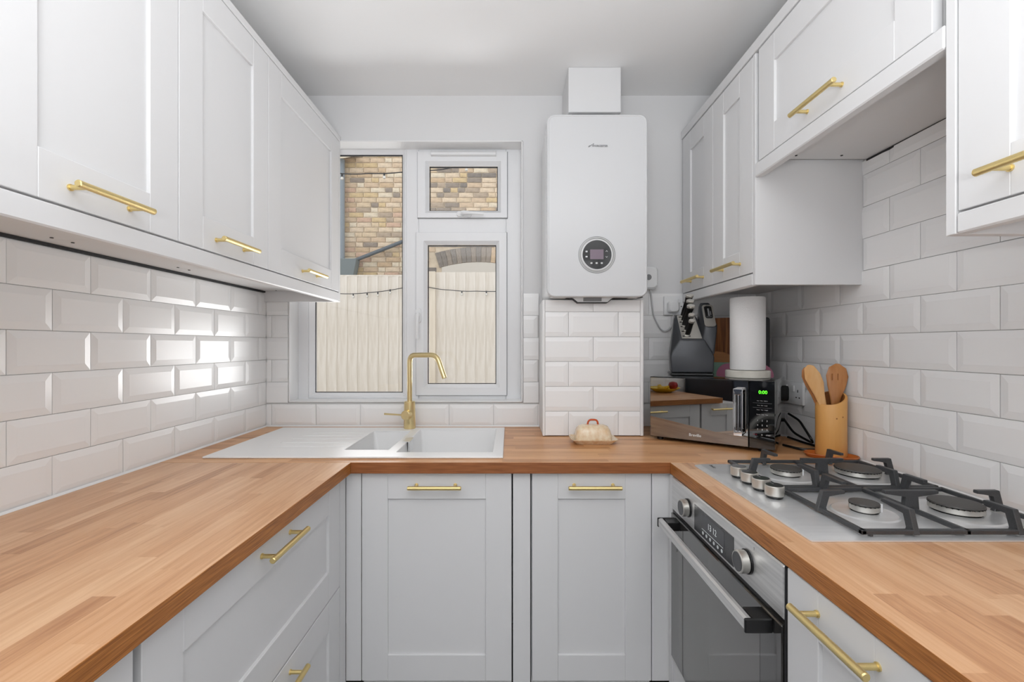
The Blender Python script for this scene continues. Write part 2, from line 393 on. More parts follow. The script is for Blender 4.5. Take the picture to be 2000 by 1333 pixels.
def sash(x0, x1, z0, z1, gx0, gx1, gz0, gz1):
    b = B(); y0, y1 = FY - .012, FY + .045
    o0 = [(x0, y1, z0), (x1, y1, z0), (x1, y1, z1), (x0, y1, z1)]
    o = [(x0, y0, z0), (x1, y0, z0), (x1, y0, z1), (x0, y0, z1)]
    e = .028
    m = [(gx0 - e * .55, y0, gz0 - e * .55), (gx1 + e * .55, y0, gz0 - e * .55), (gx1 + e * .55, y0, gz1 + e * .55), (gx0 - e * .55, y0, gz1 + e * .55)]
    m2 = [(a, y0 + .003, c) for a, _, c in ((gx0 - e * .5, 0, gz0 - e * .5), (gx1 + e * .5, 0, gz0 - e * .5), (gx1 + e * .5, 0, gz1 + e * .5), (gx0 - e * .5, 0, gz1 + e * .5))]
    i = [(gx0, y0 + .022, gz0), (gx1, y0 + .022, gz0), (gx1, y0 + .022, gz1), (gx0, y0 + .022, gz1)]
    j = [(gx0 - .012, y1, gz0 - .012), (gx1 + .012, y1, gz0 - .012), (gx1 + .012, y1, gz1 + .012), (gx0 - .012, y1, gz1 + .012)]
    b.rings([o0, o, m, m2, i, j], cap=False)
    o_ = b.obj('sash', M_upvc, win, smooth=False); g = .003; k = B()
    for q in ((x0 - g, x0, z0 - g, z1 + g), (x1, x1 + g, z0 - g, z1 + g), (x0, x1, z0 - g, z0), (x0, x1, z1, z1 + g)): k.box(q[0], q[1], FY - .0012, FY + .001, q[2], q[3])
    k.obj('sash_shadow_line', M_shadow_line, win, smooth=False)  # thin grey strips paint the shade line round each sash
    return o_
sash(wx(816.5), wx(990.5), wz(426.5), wz(298), wx(838), wx(972), wz(411), wz(323))
sash(wx(813.5), wx(989.5), wz(772), wz(455.5), wx(834.6), wx(969), wz(751), wz(478))
for (x0, x1, z0, z1) in ((613, 785, 768, 300), (838, 972, 411, 323), (834.6, 969, 751, 478)):
    a, c, d, e = wx(x0), wx(x1), wz(z0), wz(z1); g = .0035
    bb = B()
    for r in ((a, a + g, d, e), (c - g, c, d, e), (a, c, d, d + g), (a, c, e - g * 1.4, e)): bb.box(r[0], r[1], FY + .0165, FY + .024, r[2], r[3])
    bb.obj('gasket', M_gask, win)
    B().box(a - .004, c + .004, FY + .025, FY + .029, d - .004, e + .004).obj('glass_pane', M_glass, win)
# trickle vent
b = B(); b.prism([(FY - .012, wz(308)), (FY - .028, wz(307)), (FY - .030, wz(303)), (FY - .02, wz(298)), (FY - .004, wz(296)), (FY - .004, wz(308))], wx(843), wx(969), 'x', .001)
b.obj('trickle_vent', M_white, win)
# casement handles
def wh(parent, cx, cz, ang, L):
    b = B(); T = Matrix.Translation((cx, FY - .012, cz)) @ Matrix.Rotation(ang, 4, 'Y')
    b.rloft([(0, .026, .07, .012), (.008, .024, .068, .011)], M=Matrix.Rotation(R(90), 4, 'X'))
    b.cyl((0, -.006, .006), (0, -.03, .006), .009, 16)
    b.loft([(0, -.03, .010), (0, -.033, 0), (0, -.036, -.03), (0, -.038, -L * .6), (0, -.036, -L)], [.012, .02, .016, .013, .014], [.008, .012, .010, .008, .006], (1, 0, 0))
    b.xf(T); b.obj('handle', M_white, parent)
wh(win, wx(816) + .006, wz(617), 0, .11)
wh(win, wx(907), wz(420.5), R(-86), .095)

# ---------------------------------------------------------------- cabinets
HB = None
def handle_mesh():
    b = B(); L = .168
    n = 60
    b.mat(0)
    pts = [(-L / 2, -.034, 0), (-L / 2 + .0015, -.034, 0)]; rad = [.0052, .0065]
    for i in range(n + 1):
        pts.append((-L / 2 + .003 + (L - .006) * i / n, -.034, 0)); rad.append(.0065 if i % 2 else .0061)
    pts += [(L / 2 - .0015, -.034, 0), (L / 2, -.034, 0)]; rad += [.0065, .0052]
    b.tube(pts, .006, 14, radii=rad)
    for s in (-1, 1):
        b.tube([(s * .062, 0, 0), (s * .062, -.003, 0), (s * .062, -.0031, 0), (s * .062, -.030, 0)], .0046, 12, radii=[.006, .006, .0046, .0046])
    return b.mesh('handle', M_brassk)
HB = handle_mesh()
S = .083
def shaker(parent, x0, x1, z0, z1, handle=None, name='door', s=S, hname='handle'):
    g = .0012; x0 += g; x1 -= g; z0 += g; z1 -= g
    b = B(); bv = .0011
    b.box(x0, x0 + s, 0, .02, z0, z1, bv); b.box(x1 - s, x1, 0, .02, z0, z1, bv)
    b.box(x0 + s + .0001, x1 - s - .0001, 0, .02, z0, z0 + s, bv); b.box(x0 + s + .0001, x1 - s - .0001, 0, .02, z1 - s, z1, bv)
    d = b.obj(name, M_cab, parent, smooth=False)
    B().box(x0 + s - .004, x1 - s + .004, .0075, .017, z0 + s - .004, z1 - s + .004).obj('panel', M_cab, d, smooth=False)
    if handle: link(hname, HB, d, (handle[0], 0, handle[1]))
    return d
def carcass(parent, W, D, z0, z1, x0=0.0, top=True, y0=.022, th=.016, mat=None):
    b = B(); e = .0008
    b.box(x0 + e, x0 + th, y0, D, z0, z1); b.box(x0 + W - th, x0 + W - e, y0, D, z0, z1)
    b.box(x0 + th, x0 + W - th, y0, D, z0, z0 + th); b.box(x0 + th, x0 + W - th, D - .008, D, z0 + th, z1 - (th if top else 0))
    if top: b.box(x0 + th, x0 + W - th, y0, D, z1 - th, z1)
    return b.obj('body', mat or M_carc, parent, smooth=False)
def screw_caps(parent, pts):
    for (x, y, z) in pts:
        B().cyl((x, y, z), (x, y, z - .0012), .0035, 12).obj('screw_hole', M_dark, parent)

WZB, WZT = 1.510, 2.193           # wall-door bottom / top
# left wall units -------------------------------------------------
LX = -.767
DEP = LX - XL - .002
lw = [(.257, .657, 'light grey wall cupboard at the near end of the left wall', None),
      (.657, 1.057, 'large light grey wall cupboard nearest the camera on the left', None),
      (1.057, 1.451, 'middle light grey wall cupboard of the left run, narrower door', None),
      (1.451, 2.052, 'light grey wall cupboard on the left ending beside the window', None)]
for (y0, y1, lab, _) in lw:
    t = thing('wall_cupboard', lab, 'cupboard', (LX, y0, 0), PI / 2)
    W = y1 - y0
    carcass(t, W, DEP, WZB + .004, WZT)
    shaker(t, 0, W, WZB, WZT, (W / 2, 1.545))
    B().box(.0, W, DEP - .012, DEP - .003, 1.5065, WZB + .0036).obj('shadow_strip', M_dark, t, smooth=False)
    screw_caps(t, [(.025, .06, WZB + .0035), (W - .025, .06, WZB + .0035), (.025, .27, WZB + .0035), (W - .025, .27, WZB + .0035)])
tag(B().box(XL + .002, LX - .001, 2.054, 2.072, 1.466, 2.193, .001).obj('end_panel', M_cab, smooth=False), 'grey end panel closing the left wall cupboards by the window', 'panel')
tag(B().box(LX - .022, LX + .001, .257, 2.053, 1.466, 1.5075, .003).obj('pelmet', M_cab, smooth=False), 'long grey pelmet strip under the left wall cupboards', 'pelmet')
tag(B().box(LX - .05, LX + .001, .257, 2.072, 2.195, 2.219, .002).obj('cornice', M_cab, smooth=False), 'long grey cornice strip on top of the left wall cupboards', 'cornice')
# right wall units -------------------------------------------------
RX = .785
RDEP = XR - RX - .002
t = thing('wall_cupboard', 'two-door light grey wall cupboard above the microwave', 'cupboard', (RX, 2.056, 0), -PI / 2)
carcass(t, .59, RDEP, 1.5, 2.205)
shaker(t, 0, .304, 1.503, 2.20, (.157, 1.545)); shaker(t, .304, .590, 1.503, 2.20, (.449, 1.545))
screw_caps(t, [(.56, .06, 1.4995), (.56, .27, 1.4995)])
tag(B().box(RX - .0005, XR - .002, 1.448, 1.464, 1.462, 2.20, .001).obj('end_panel', M_cab, smooth=False), 'flat grey end panel of the wall cupboard facing the hob', 'panel')
tag(B().box(RX - .001, RX + .022, 1.465, 2.056, 1.462, 1.5005, .003).obj('pelmet', M_cab, smooth=False), 'short grey pelmet under the two-door cupboard above the microwave', 'pelmet')
# bridging flap unit
t = thing('wall_cupboard', 'short wide grey flap-door cupboard bridging over the hob', 'cupboard', (RX, 1.432, 0), -PI / 2)
W = 1.432 - .843
carcass(t, W, RDEP, 1.855, 2.205)
shaker(t, 0, W, 1.848, 2.20, (W / 2 + .003, 1.884), s=S)
screw_caps(t, [(.03, .10, 1.8545), (.03, .24, 1.8545)])
B().box(W + .001, W + .023, .03, .05, 1.855, 2.205).obj('filler', M_cab, t, smooth=False)
B().box(-.014, -.001, .03, .05, 1.855, 2.205).obj('filler', M_cab, t, smooth=False)
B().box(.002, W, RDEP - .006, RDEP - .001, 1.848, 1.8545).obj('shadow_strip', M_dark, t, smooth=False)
tag(B().box(RX - .003, RX + .022, .818, 1.446, 1.803, 1.8465, .003).obj('pelmet', M_cab, smooth=False), 'grey pelmet under the flap-door cupboard over the hob', 'pelmet')
# near unit
tag(B().box(RX - .002, XR - .002, .798, .816, 1.4645, 2.20, .001).obj('end_panel', M_cab, smooth=False), 'grey end panel at the far side of the nearest right cupboard', 'panel')
t = thing('wall_cupboard', 'light grey wall cupboard nearest the camera on the right', 'cupboard', (RX, .797, 0), -PI / 2)
carcass(t, .30, RDEP, 1.506, 2.205)
shaker(t, 0, .30, 1.503, 2.20, (.147, 1.547))
t = thing('wall_cupboard', 'grey wall cupboard at the near end of the right wall', 'cupboard', (RX, .497, 0), -PI / 2)
carcass(t, .30, RDEP, 1.506, 2.205); shaker(t, 0, .30, 1.503, 2.20, (.15, 1.547))
tag(B().box(RX - .002, RX + .022, .197, .797, 1.4645, 1.5005, .003).obj('pelmet', M_cab, smooth=False), 'grey pelmet under the nearest right wall cupboard', 'pelmet')
tag(B().box(RX - .001, RX + .05, .197, 2.072, 2.206, 2.242, .002).obj('cornice', M_cab, smooth=False), 'long grey cornice strip on top of the right wall cupboards', 'cornice')

# base units --------------------------------------------------------
ZT = .8615
BY = 1.455
t = thing('base_cupboard', 'wide grey base cupboard under the sink', 'cupboard', ((706 - 994) / 611, BY, 0), 0)
W = .481; carcass(t, W, .55, .17, .862, top=False)
shaker(t, 0, W, .194, ZT, (.238, .822))
B().box(-.049, -.0012, 0, .018, .196, ZT).obj('filler', M_cab, t, smooth=False)
B().box(W + .0035, W + .0585, 0, .018, .17, ZT).obj('filler', M_cab, t, smooth=False)
t = thing('base_cupboard', 'narrower grey base cupboard right of the sink cupboard', 'cupboard', ((1037.5 - 994) / 611, BY, 0), 0)
W = .385; carcass(t, W, .55, .17, .862, top=False)
shaker(t, 0.0015, W, .194, ZT, (.199, .822))
B().box(W + .001, W + .0590, 0, .018, .196, ZT).obj('filler', M_cab, t, smooth=False)
LBX = -.5205
t = thing('drawer_unit', 'wide grey two-drawer base unit on the left', 'drawer unit', (LBX, .644, 0), PI / 2)
W = .757; carcass(t, W, .56, .15, .862)
shaker(t, 0, W, .5275, ZT, (W / 2 - .003, .825), 'drawer')
shaker(t, 0, W, .190, .5255, (W / 2 - .003, .492), 'drawer')
B().box(W + .001, W + .05, 0, .018, .17, ZT).obj('filler', M_cab, t, smooth=False)
t = thing('base_cupboard', 'grey base cupboard at the near end of the left run', 'cupboard', (LBX, .332, 0), PI / 2)
W = .300; carcass(t, W, .56, .15, .862); shaker(t, 0, W, .190, ZT, (W / 2, .822))
# right base
RBX = .512
t = thing('oven_housing', 'grey built-in oven housing with a panel below the oven', 'housing', (RBX, 1.4225, 0), -PI / 2)
carcass(t, .582, .56, .15, .287)
B().box(.001, .58, 0.002, .02, .17, .290, .001).obj('panel', M_cab, t, smooth=False)
B().box(-.030, -.001, -.001, .018, .17, ZT, .001).obj('filler', M_cab, t, smooth=False)
t = thing('base_cupboard', 'grey base cupboard with brass handle just right of the oven', 'cupboard', (RBX, .838, 0), -PI / 2)
W = .285; carcass(t, W, .56, .15, .862); shaker(t, 0, W, .190, ZT, (W / 2 + .003, .8235))
t = thing('base_cupboard', 'grey base cupboard at the near end of the right run', 'cupboard', (RBX, .552, 0), -PI / 2)
W = .285; carcass(t, W, .56, .15, .862); shaker(t, 0, W, .190, ZT, (W / 2, .8235))
for nm, bx, lab in (('plinth', (-.48, .60, 1.49, 1.505), 'grey kickboard under the sink-side base cupboards'), ('plinth', (-.575, -.56, .34, 1.44), 'grey kickboard under the left base units'), ('plinth', (.56, .575, .27, 1.44), 'grey kickboard under the oven and right base units')):
    tag(B().box(bx[0], bx[1], bx[2], bx[3], .0005, .149).obj(nm, M_cab, smooth=False), lab, 'kickboard')

# ---------------------------------------------------------------- worktops
def plate(xs, ys, holes, z0, z1, sidemat=1):
    """grid plate with rectangular holes (faces split by material: 0 top/bottom, 1 sides)"""
    b = B(); bm = b.bm; V = {}
    def v(i, j, z):
        k = (i, j, z)
        if k not in V: V[k] = bm.verts.new((xs[i], ys[j], z))
        return V[k]
    def solid(i, j):
        if i < 0 or j < 0 or i >= len(xs) - 1 or j >= len(ys) - 1: return False
        cx, cy = (xs[i] + xs[i + 1]) / 2, (ys[j] + ys[j + 1]) / 2
        return not any(h[0] < cx < h[1] and h[2] < cy < h[3] for h in holes)
    for i in range(len(xs) - 1):
        for j in range(len(ys) - 1):
            if not solid(i, j): continue
            bm.faces.new((v(i, j, z1), v(i + 1, j, z1), v(i + 1, j + 1, z1), v(i, j + 1, z1)))
            bm.faces.new((v(i, j + 1, z0), v(i + 1, j + 1, z0), v(i + 1, j, z0), v(i, j, z0)))
            for di, dj, e in ((-1, 0, ((i, j), (i, j + 1))), (1, 0, ((i + 1, j + 1), (i + 1, j))), (0, -1, ((i + 1, j), (i, j))), (0, 1, ((i, j + 1), (i + 1, j + 1)))):
                if not solid(i + di, j + dj):
                    f = bm.faces.new((v(*e[0], z1), v(*e[1], z1), v(*e[1], z0), v(*e[0], z0))); f.material_index = sidemat
    return b
def soften(o, w_=.0015, seg=2):
    m = o.modifiers.new('bevel', 'BEVEL'); m.width = w_; m.segments = seg; m.limit_method = 'ANGLE'; m.angle_limit = R(40); m.harden_normals = False
    return o
WB = .8645; YF = 1.433; BX0, BX1 = -.498, .508
SH = (-.583, -.047, 1.535, 1.985)
o = plate([XL + .001, SH[0], SH[1], XR - .001], [YF, SH[2], SH[3], YB - .001], [SH], WB, WT).obj('worktop', [M_top_b, M_edge_b], smooth=False)
tag(soften(o), 'back oak-block worktop holding the sink under the window', 'worktop')
o = plate([XL + .001, BX0], [.47, YF - .0006], [], WB, WT).obj('worktop', [M_top_l, M_edge], smooth=False)
tag(soften(o), 'empty oak-block worktop along the left wall', 'worktop')
HH = (.60, 1.04, .885, 1.36)
o = plate([BX1, HH[0], HH[1], XR - .001], [.27, HH[2], HH[3], YF - .0006], [HH], WB, WT).obj('worktop', [M_top_l, M_edge], smooth=False)
tag(soften(o), 'oak-block worktop along the right wall with the hob set in', 'worktop')
b = B()
b.prism([(XL + .009, WT + .0003), (XL + .014, WT + .0003), (XL + .009, WT + .006)], .47, YB - .01, 'y')
b.prism([(XR - .009, WT + .0003), (XR - .014, WT + .0003), (XR - .009, WT + .006)], .27, YB - .01, 'y')
b.prism([(YB - .009, WT + .0003), (YB - .014, WT + .0003), (YB - .009, WT + .006)], XL + .01, PX0 - .001, 'x')
struct(b.obj('trim_2', M_trim))

# ---------------------------------------------------------------- sink and tap
sk = thing('sink', 'white inset sink with one and a half bowls and left drainer', 'sink', (0, 0, 0))
sx0, sx1, sy0, sy1 = -.998, -.019, 1.480, 2.012
H1 = (-.572, -.417, 1.58, 1.93); H2 = (-.382, -.055, 1.545, 1.975)
xs = sorted({sx0, sx1, H1[0], H1[1], H2[0], H2[1]}); ys = sorted({sy0, sy1, H1[2], H1[3], H2[2], H2[3]})
gro = [(-.86 + i * .012, -.585, y, y + .009) for i, y in enumerate((1.625, 1.69, 1.755, 1.82, 1.885))]
xs = sorted(set(xs) | {g_[0] for g_ in gro} | {-.585}); ys = sorted(set(ys) | {g_[2] for g_ in gro} | {g_[3] for g_ in gro})
o = plate(xs, ys, [H1, H2] + gro, WT + .0006, WT + .0065, 0).obj('rim', M_sink, sk, smooth=False); soften(o, .0014, 1)
for g_ in gro: B().box(g_[0], g_[1], g_[2], g_[3], WT + .0008, WT + .0025).obj('drain_groove', M_sink, sk, smooth=False)
def bowl(h, zb, name):
    b = B(); x0, x1, y0, y1 = h; cx, cy = (x0 + x1) / 2, (y0 + y1) / 2; w_, d_ = x1 - x0, y1 - y0; zt = WT + .0055
    b.rloft([(zt, w_ + .002, d_ + .002, .004), (zt - .01, w_, d_, .012), (zb + .03, w_ - .012, d_ - .012, .02), (zb + .006, w_ - .03, d_ - .03, .03), (zb, w_ - .06, d_ - .06, .03)], c=(cx, cy, 0), cap=False)
    b.bm.faces.ensure_lookup_table()
    vb = [v for v in b.bm.verts if abs(v.co.z - zb) < 1e-6]; b.bm.faces.new(vb)
    o = b.obj(name, M_sink, sk, ang=50)
    B().lathe([(.036, zb + .001), (.036, zb + .003), (.028, zb + .003), (.022, zb + .0015), (.001, zb + .0015)], (cx, cy, 0), cap=False).obj('drain_strainer', M_chrome, sk)
bowl(H1, .79, 'bowl'); bowl(H2, .745, 'bowl')
b = B(); b.box(-.400, -.370, 1.70, 1.78, WT + .0066, WT + .009, .001); b.box(-.377, -.370, 1.70, 1.78, WT - .03, WT + .0085, .001)
b.obj('overflow_cover', M_steel, sk)

tp = thing('tap', 'brushed brass mixer tap with angular swan neck behind the sink', 'tap', (-.434, 1.99, WT + .0066))
b = B(); b.tube([(0, 0, 0), (0, 0, .002), (0, 0, .115), (0, 0, .118)], .025, 28, radii=[.0245, .0255, .0235, .021]); b.obj('body', M_brass, tp)
def arc(pts, r, n=7):
    """round the corners of a polyline"""
    pts = [Vector(p) for p in pts]; out = [pts[0]]
    for a, c, d in zip(pts, pts[1:], pts[2:]):
        u = (a - c).normalized(); v = (d - c).normalized(); p0 = c + u * r; p1 = c + v * r
        for k in range(n + 1):
            t = k / n; out.append(p0 * (1 - t) ** 2 + c * 2 * t * (1 - t) + p1 * t * t)
    out.append(pts[-1]); return out
top = 1.2265 - WT - .0066
b = B(); b.tube(arc([(0, 0, .117), (0, 0, top), (.130, -.075, top + .002), (.166, -.098, top - .094)], .032), .0108, 20); b.obj('spout', M_brass, tp)
b = B(); b.cyl((0, -.015, .062), (0, -.043, .062), .0205, 28, ch=.002); b.tube([(-.018, -.034, .062), (-.030, -.034, .0622), (-.103, -.034, .0635)], .0042, 12, radii=[.0035, .0035, .0042]); b.xf(Matrix.Rotation(R(-14), 4, 'Z')); b.obj('lever', M_brass, tp)

# ---------------------------------------------------------------- hob
hb = thing('hob', 'four-burner stainless steel gas hob with black pan supports', 'hob', (0, 0, 0))
hx0, hx1, hy0, hy1 = .566, 1.08, .852, 1.392
ZH = WT + .0082
b = B(); b.rloft([(WT + .0005, hx1 - hx0, hy1 - hy0, .006), (WT + .003, hx1 - hx0, hy1 - hy0, .006), (ZH, hx1 - hx0 - .022, hy1 - hy0 - .022, .006)], c=((hx0 + hx1) / 2, (hy0 + hy1) / 2, 0)); b.obj('plate', M_steel, hb)
def burner(x, y, r, hgt=.0):
    z = ZH
    o = B().lathe([(r + .034, z), (r + .030, z + .0022), (r + .012, z + .0008), (r * .9, z + .003)], (x, y, 0), seg=40, cap=False).obj('drip_ring', M_steel, hb)
    bo = B().lathe([(r * .80, z + .0003), (r * .80, z + .006), (r * .98, z + .007), (r * .98, z + .017), (r * .9, z + .018)], (x, y, 0), seg=36).obj('burner', M_satin, hb)
    bb = B(); n = int(r * 700)
    for k in range(n):
        a = 2 * PI * k / n; bb.box(-.0012, .0012, -.0012, .0012, z + .0155, z + .0182)
        vs_ = bb.bm.verts[-8:] if False else None
    bb.bm.free()
    bb = B(); bb.rings([[Vector((x + r * (.992 if k % 2 else .90) * math.cos(2 * PI * k / (2 * n)), y + r * (.992 if k % 2 else .90) * math.sin(2 * PI * k / (2 * n)), zz)) for k in range(2 * n)] for zz in (z + .0165, z + .0192)])
    bb.obj('flame_slots', M_black, bo, smooth=False)
    B().lathe([(r * .97, z + .0188), (r * 1.0, z + .020), (r * .97, z + .0225), (r * .6, z + .0236), (.001, z + .0238)], (x, y, 0), seg=36).obj('burner_cap', M_capb, bo)
    B().cyl((x + r + .006, y - .004, z), (x + r + .006, y - .004, z + .019), .0022, 10).obj('igniter', M_white, bo)
    B().lathe([(r * .84, z + .0001), (r * .84, z + .004)], (x, y, 0), seg=30).obj('burner_base', M_black, bo)
XA, XB_, Y1, Y2 = .768, .966, .984, 1.262
burner(XA, Y1, .028); burner(XB_, Y1, .047); burner(XA, Y2, .0385); burner(XB_, Y2, .054)
def fpoly(s0, L=.062, top=.956):
    return [(s0 - .002, ZH + .003), (s0 + .010, top), (s0 + L, top), (s0 + L, top - .007), (s0 + .023, top - .011), (s0 + .016, ZH + .012), (s0 + .022, ZH + .003)]
def grate(y0, y1, yc):
    x0, x1, xm = .665, 1.066, .867; zb, zt = ZH + .003, ZH + .0125; w_ = .010
    b = B()
    b.box(x0, x1, y0, y0 + w_, zb, zt, .002); b.box(x0, x1, y1 - w_, y1, zb, zt, .002)
    b.box(x0, x0 + w_, y0, y1, zb, zt, .002); b.box(x1 - w_, x1, y0, y1, zb, zt, .002)
    b.box(xm - w_ / 2, xm + w_ / 2, y0, y1, zb, zt, .002)
    for s_ in (x0 + .02, x1 - .02):
        for yy in (y0 + .02, y1 - .02): b.cyl((s_, yy - (.015 if yy < yc else -.015), ZH), (s_, yy - (.015 if yy < yc else -.015), zb + .001), .004, 8)
    T = .0055
    # fingers from left and right rails (run along X)
    b.prism(fpoly(x0, .058), yc - T, yc + T, 'y', .0012)
    b.prism([(x1 - (u - x0), z) for u, z in fpoly(x0, .058)], yc - T, yc + T, 'y', .0012)
    # central T
    b.prism([(xm - .017, zb), (xm - .012, .944), (xm - .058, .949), (xm - .058, .956), (xm + .058, .956), (xm + .058, .949), (xm + .012, .944), (xm + .017, zb)], yc - T, yc + T, 'y', .0012)
    for xc, L in ((XA, .078), (XB_, .066)):
        b.prism(fpoly(y0, L), xc - T, xc + T, 'x', .0012)
        b.prism([(y1 - (u - y0), z) for u, z in fpoly(y0, L)], xc - T, xc + T, 'x', .0012)
    b.obj('pan_support', M_iron, hb, smooth=False)
grate(.857, 1.121, Y1); grate(1.127, 1.386, Y2)
for y in (1.246, 1.190, 1.135, 1.078):
    kn = B().lathe([(.017, ZH + .0002), (.0185, ZH + .003), (.0185, ZH + .006)], (.629, y, 0)).obj('control_knob', M_black, hb)
    B().lathe([(.0195, ZH + .0062), (.021, ZH + .008), (.021, ZH + .0285), (.0195, ZH + .030)], (.629, y, 0)).obj('grip', M_satin, kn)
    B().lathe([(.0185, ZH + .0301), (.0185, ZH + .0308)], (.629, y, 0)).obj('cap', M_black, kn)
    B().box(.628, .630, y + .004, y + .016, ZH + .0308, ZH + .0313).obj('pointer', M_print, kn)
text('emblem', 'beko', .017, M_black, hb, (.606, 1.352, ZH + .0004), (0, 0, R(-90)), ext=.0001)

# ---------------------------------------------------------------- oven (local x -> -Y, y -> +X)
ov = thing('oven', 'stainless steel built-in oven with dark glass door under the hob', 'oven', (RBX, 1.4225, 0), -PI / 2)
OW = .580
B().box(.004, OW - .004, .022, .50, .296, .858).obj('body', M_black, ov, smooth=False)
B().box(0, OW, -.003, .021, .758, .8600, .003).obj('control_panel', M_steel2, ov)
ds = B().box(.175, .393, -.0042, -.0025, .766, .834, .0005).obj('display', M_disp, ov, smooth=False)
B().box(.225, .350, -.0046, -.0043, .790, .828).obj('screen', pm('display_screen', (72, 73, 77), 0.3), ds)
text('lettering', '13 12', .022, M_led, ds, (.285, -.0048, .806), ext=.0001)
B().box(.225, .343, -.0046, -.0043, .7868, .7878).obj('underline', M_led, ds)
for k in range(6):
    xk = .232 + k * .021
    B().lathe([(.0042, 0), (.0042, .0003), (.0030, .0003), (.0030, 0)], (xk, -.0044, .778), seg=16, cap=False, M=Matrix.Rotation(R(90), 4, 'X')).obj('touch_icon', M_led, ds)
    B().box(xk - .0015, xk + .0015, -.0047, -.0043, .7772, .7788).obj('touch_icon', M_led, ds)
def oknob(x):
    MX = Matrix.Translation((x, -.003, .808)) @ Matrix.Rotation(R(90), 4, 'X')
    k = B().lathe([(.0255, 0), (.0255, .004)], M=MX).obj('control_knob', M_black, ov)
    B().lathe([(.0225, .0045), (.0235, .006), (.0235, .021), (.022, .0225), (.020, .0225)], M=MX).obj('ring', M_satin, k)
    B().lathe([(.0198, .0226), (.0198, .0232)], M=MX).obj('face', M_disp, k)
oknob(.132); oknob(.452)
text('marking', 'T\n·', .008, M_gask, ov, (.478, -.0033, .842), ext=.0001)
dr = B().box(.002, OW - .002, -.006, .016, .302, .748, .002).obj('door', M_oveng, ov)
B().box(.002, OW - .002, -.004, .018, .292, .300, .001).obj('trim_strip', M_steel2, ov)
B().box(.062, OW - .075, -.0064, -.0061, .33, .70).obj('window', pm('oven_inner_glass', (84, 82, 80), 0.06, coat=1), dr, smooth=False)
b = B(); b.rloft([(0.038, .026, .012, .005), (.078, .026, .012, .005)], n=3)
b.bm.clear()
# bar: rounded strip, mounts
b.rings([[Vector((xx, -.058 + u, .731 + v)) for u, v in ((0, -.010), (.004, -.0135), (.012, -.0135), (.016, -.010), (.016, .008), (.012, .0125), (.005, .0125), (0, .009))] for xx in (.040, .545)])
hd = b.obj('handle', M_steel2, dr)
for x0, x1 in ((.034, .040), (.5451, .552)): B().box(x0, x1, -.060, -.0065, .7165, .7445, .002).obj('end_cap', M_black, hd)
for x0, x1 in ((.0402, .075), (.505, .545)): B().box(x0, x1, -.041, -.0062, .718, .7425, .001).obj('mount', M_black, hd)
for k in range(4): B().box(.045, .062 - .003 * (k % 2), -.0066, -.0062, .690 - k * .008, .692 - k * .008).obj('printed_mark', M_print, dr)
B().cyl((.052, -.0062, .652), (.052, -.0066, .652), .004, 14).obj('printed_mark', M_print, dr)
B().box(.5805, .5825, -.002, .02, .30, .86).obj('side_gap', M_dark, ov)
B().box(.004, OW - .004, .0, .02, .749, .757).obj('vent_slot', M_black, ov)

# ---------------------------------------------------------------- boiler and flue box
bo = thing('boiler', 'white wall-hung gas boiler with round control dial', 'boiler', (.3435, 1.77, 1.458))
BW, BH = .392, .711
Mx = Matrix.Rotation(R(90), 4, 'X')
b = B(); b.rloft([(-.286, BW - .004, BH, .030), (-.05, BW - .004, BH, .030), (-.030, BW - .006, BH - .002, .030)], c=(0, 0, BH / 2), M=Mx)
b.obj('casing', M_white, bo)
b = B(); b.rloft([(-.0295, BW, BH, .030), (-.004, BW, BH, .030), (0, BW - .006, BH - .006, .028), (0.0, BW - .014, BH - .014, .025), (-.0015, BW - .018, BH - .018, .024)], c=(0, 0, BH / 2), M=Mx)
b.obj('front_cover', M_whiteg, bo, ang=12)
dz = CZ + (675 - 498) / F * 1.77 - 1.458; dx = (1165.8 - 994) / F * 1.77 - .3435
for i, r in enumerate((.0715, .0685, .0655, .0625)):
    B().lathe([(r, 0), (r, .0016), (r - .0012, .0016), (r - .0012, 0)], (dx, .0008, dz), seg=56, cap=False, M=Mx).obj('dial_ring', M_satin if i % 2 else M_print, bo)
dl = B().lathe([(.0595, 0), (.0595, .004), (.0570, .004)], (dx, .0008, dz), seg=56, M=Mx).obj('control_dial', M_white, bo)
B().lathe([(.0565, .0035), (.0565, .0048)], (dx, .0008, dz), seg=56, M=Mx).obj('dial_face', M_blackg, dl)
B().box(dx - .027, dx + .025, -.0048, -.0042, dz - .018, dz + .020).obj('screen', pm('dial_screen', (128, 112, 126), 0.3), dl)
for (u, v) in ((-.041, .012), (-.041, -.008), (.037, .0125), (.037, -.008), (-.022, -.033), (-.002, -.033), (.018, -.033)):
    bb = B(); 
    if u > .03: bb.prism([(dx + u - .004, dz + v - (.002 if v > 0 else -.002)), (dx + u, dz + v + (.002 if v > 0 else -.002)), (dx + u + .004, dz + v - (.002 if v > 0 else -.002)), (dx + u + .004, dz + v - (.0005 if v > 0 else -.0005)), (dx + u, dz + v + (.004 if v > 0 else -.004)), (dx + u - .004, dz + v - (.0005 if v > 0 else -.0005))], -.0047, -.0042)
    else: bb.box(dx + u - .004, dx + u + .004, -.0047, -.0042, dz + v - .003, dz + v + .003, .001)
    bb.obj('touch_icon', M_printw, dl)
lx = (1172 - 994) / F * 1.77 - .3435; lz = CZ + (675 - 285.3) / F * 1.77 - 1.458
text('lettering', 'WORCESTER', .0105, M_print, bo, (lx - .0005, -.0001, lz), ext=.0001, font_off=.0003)
b = B(); b.prism([(lx - .046, lz - .004), (lx - .044, lz + .001), (lx - .036, lz + .003), (lx - .028, lz + .009), (lx - .032, lz + .004), (lx - .038, lz - .001), (lx - .043, lz - .005)], -.0002, .0004)
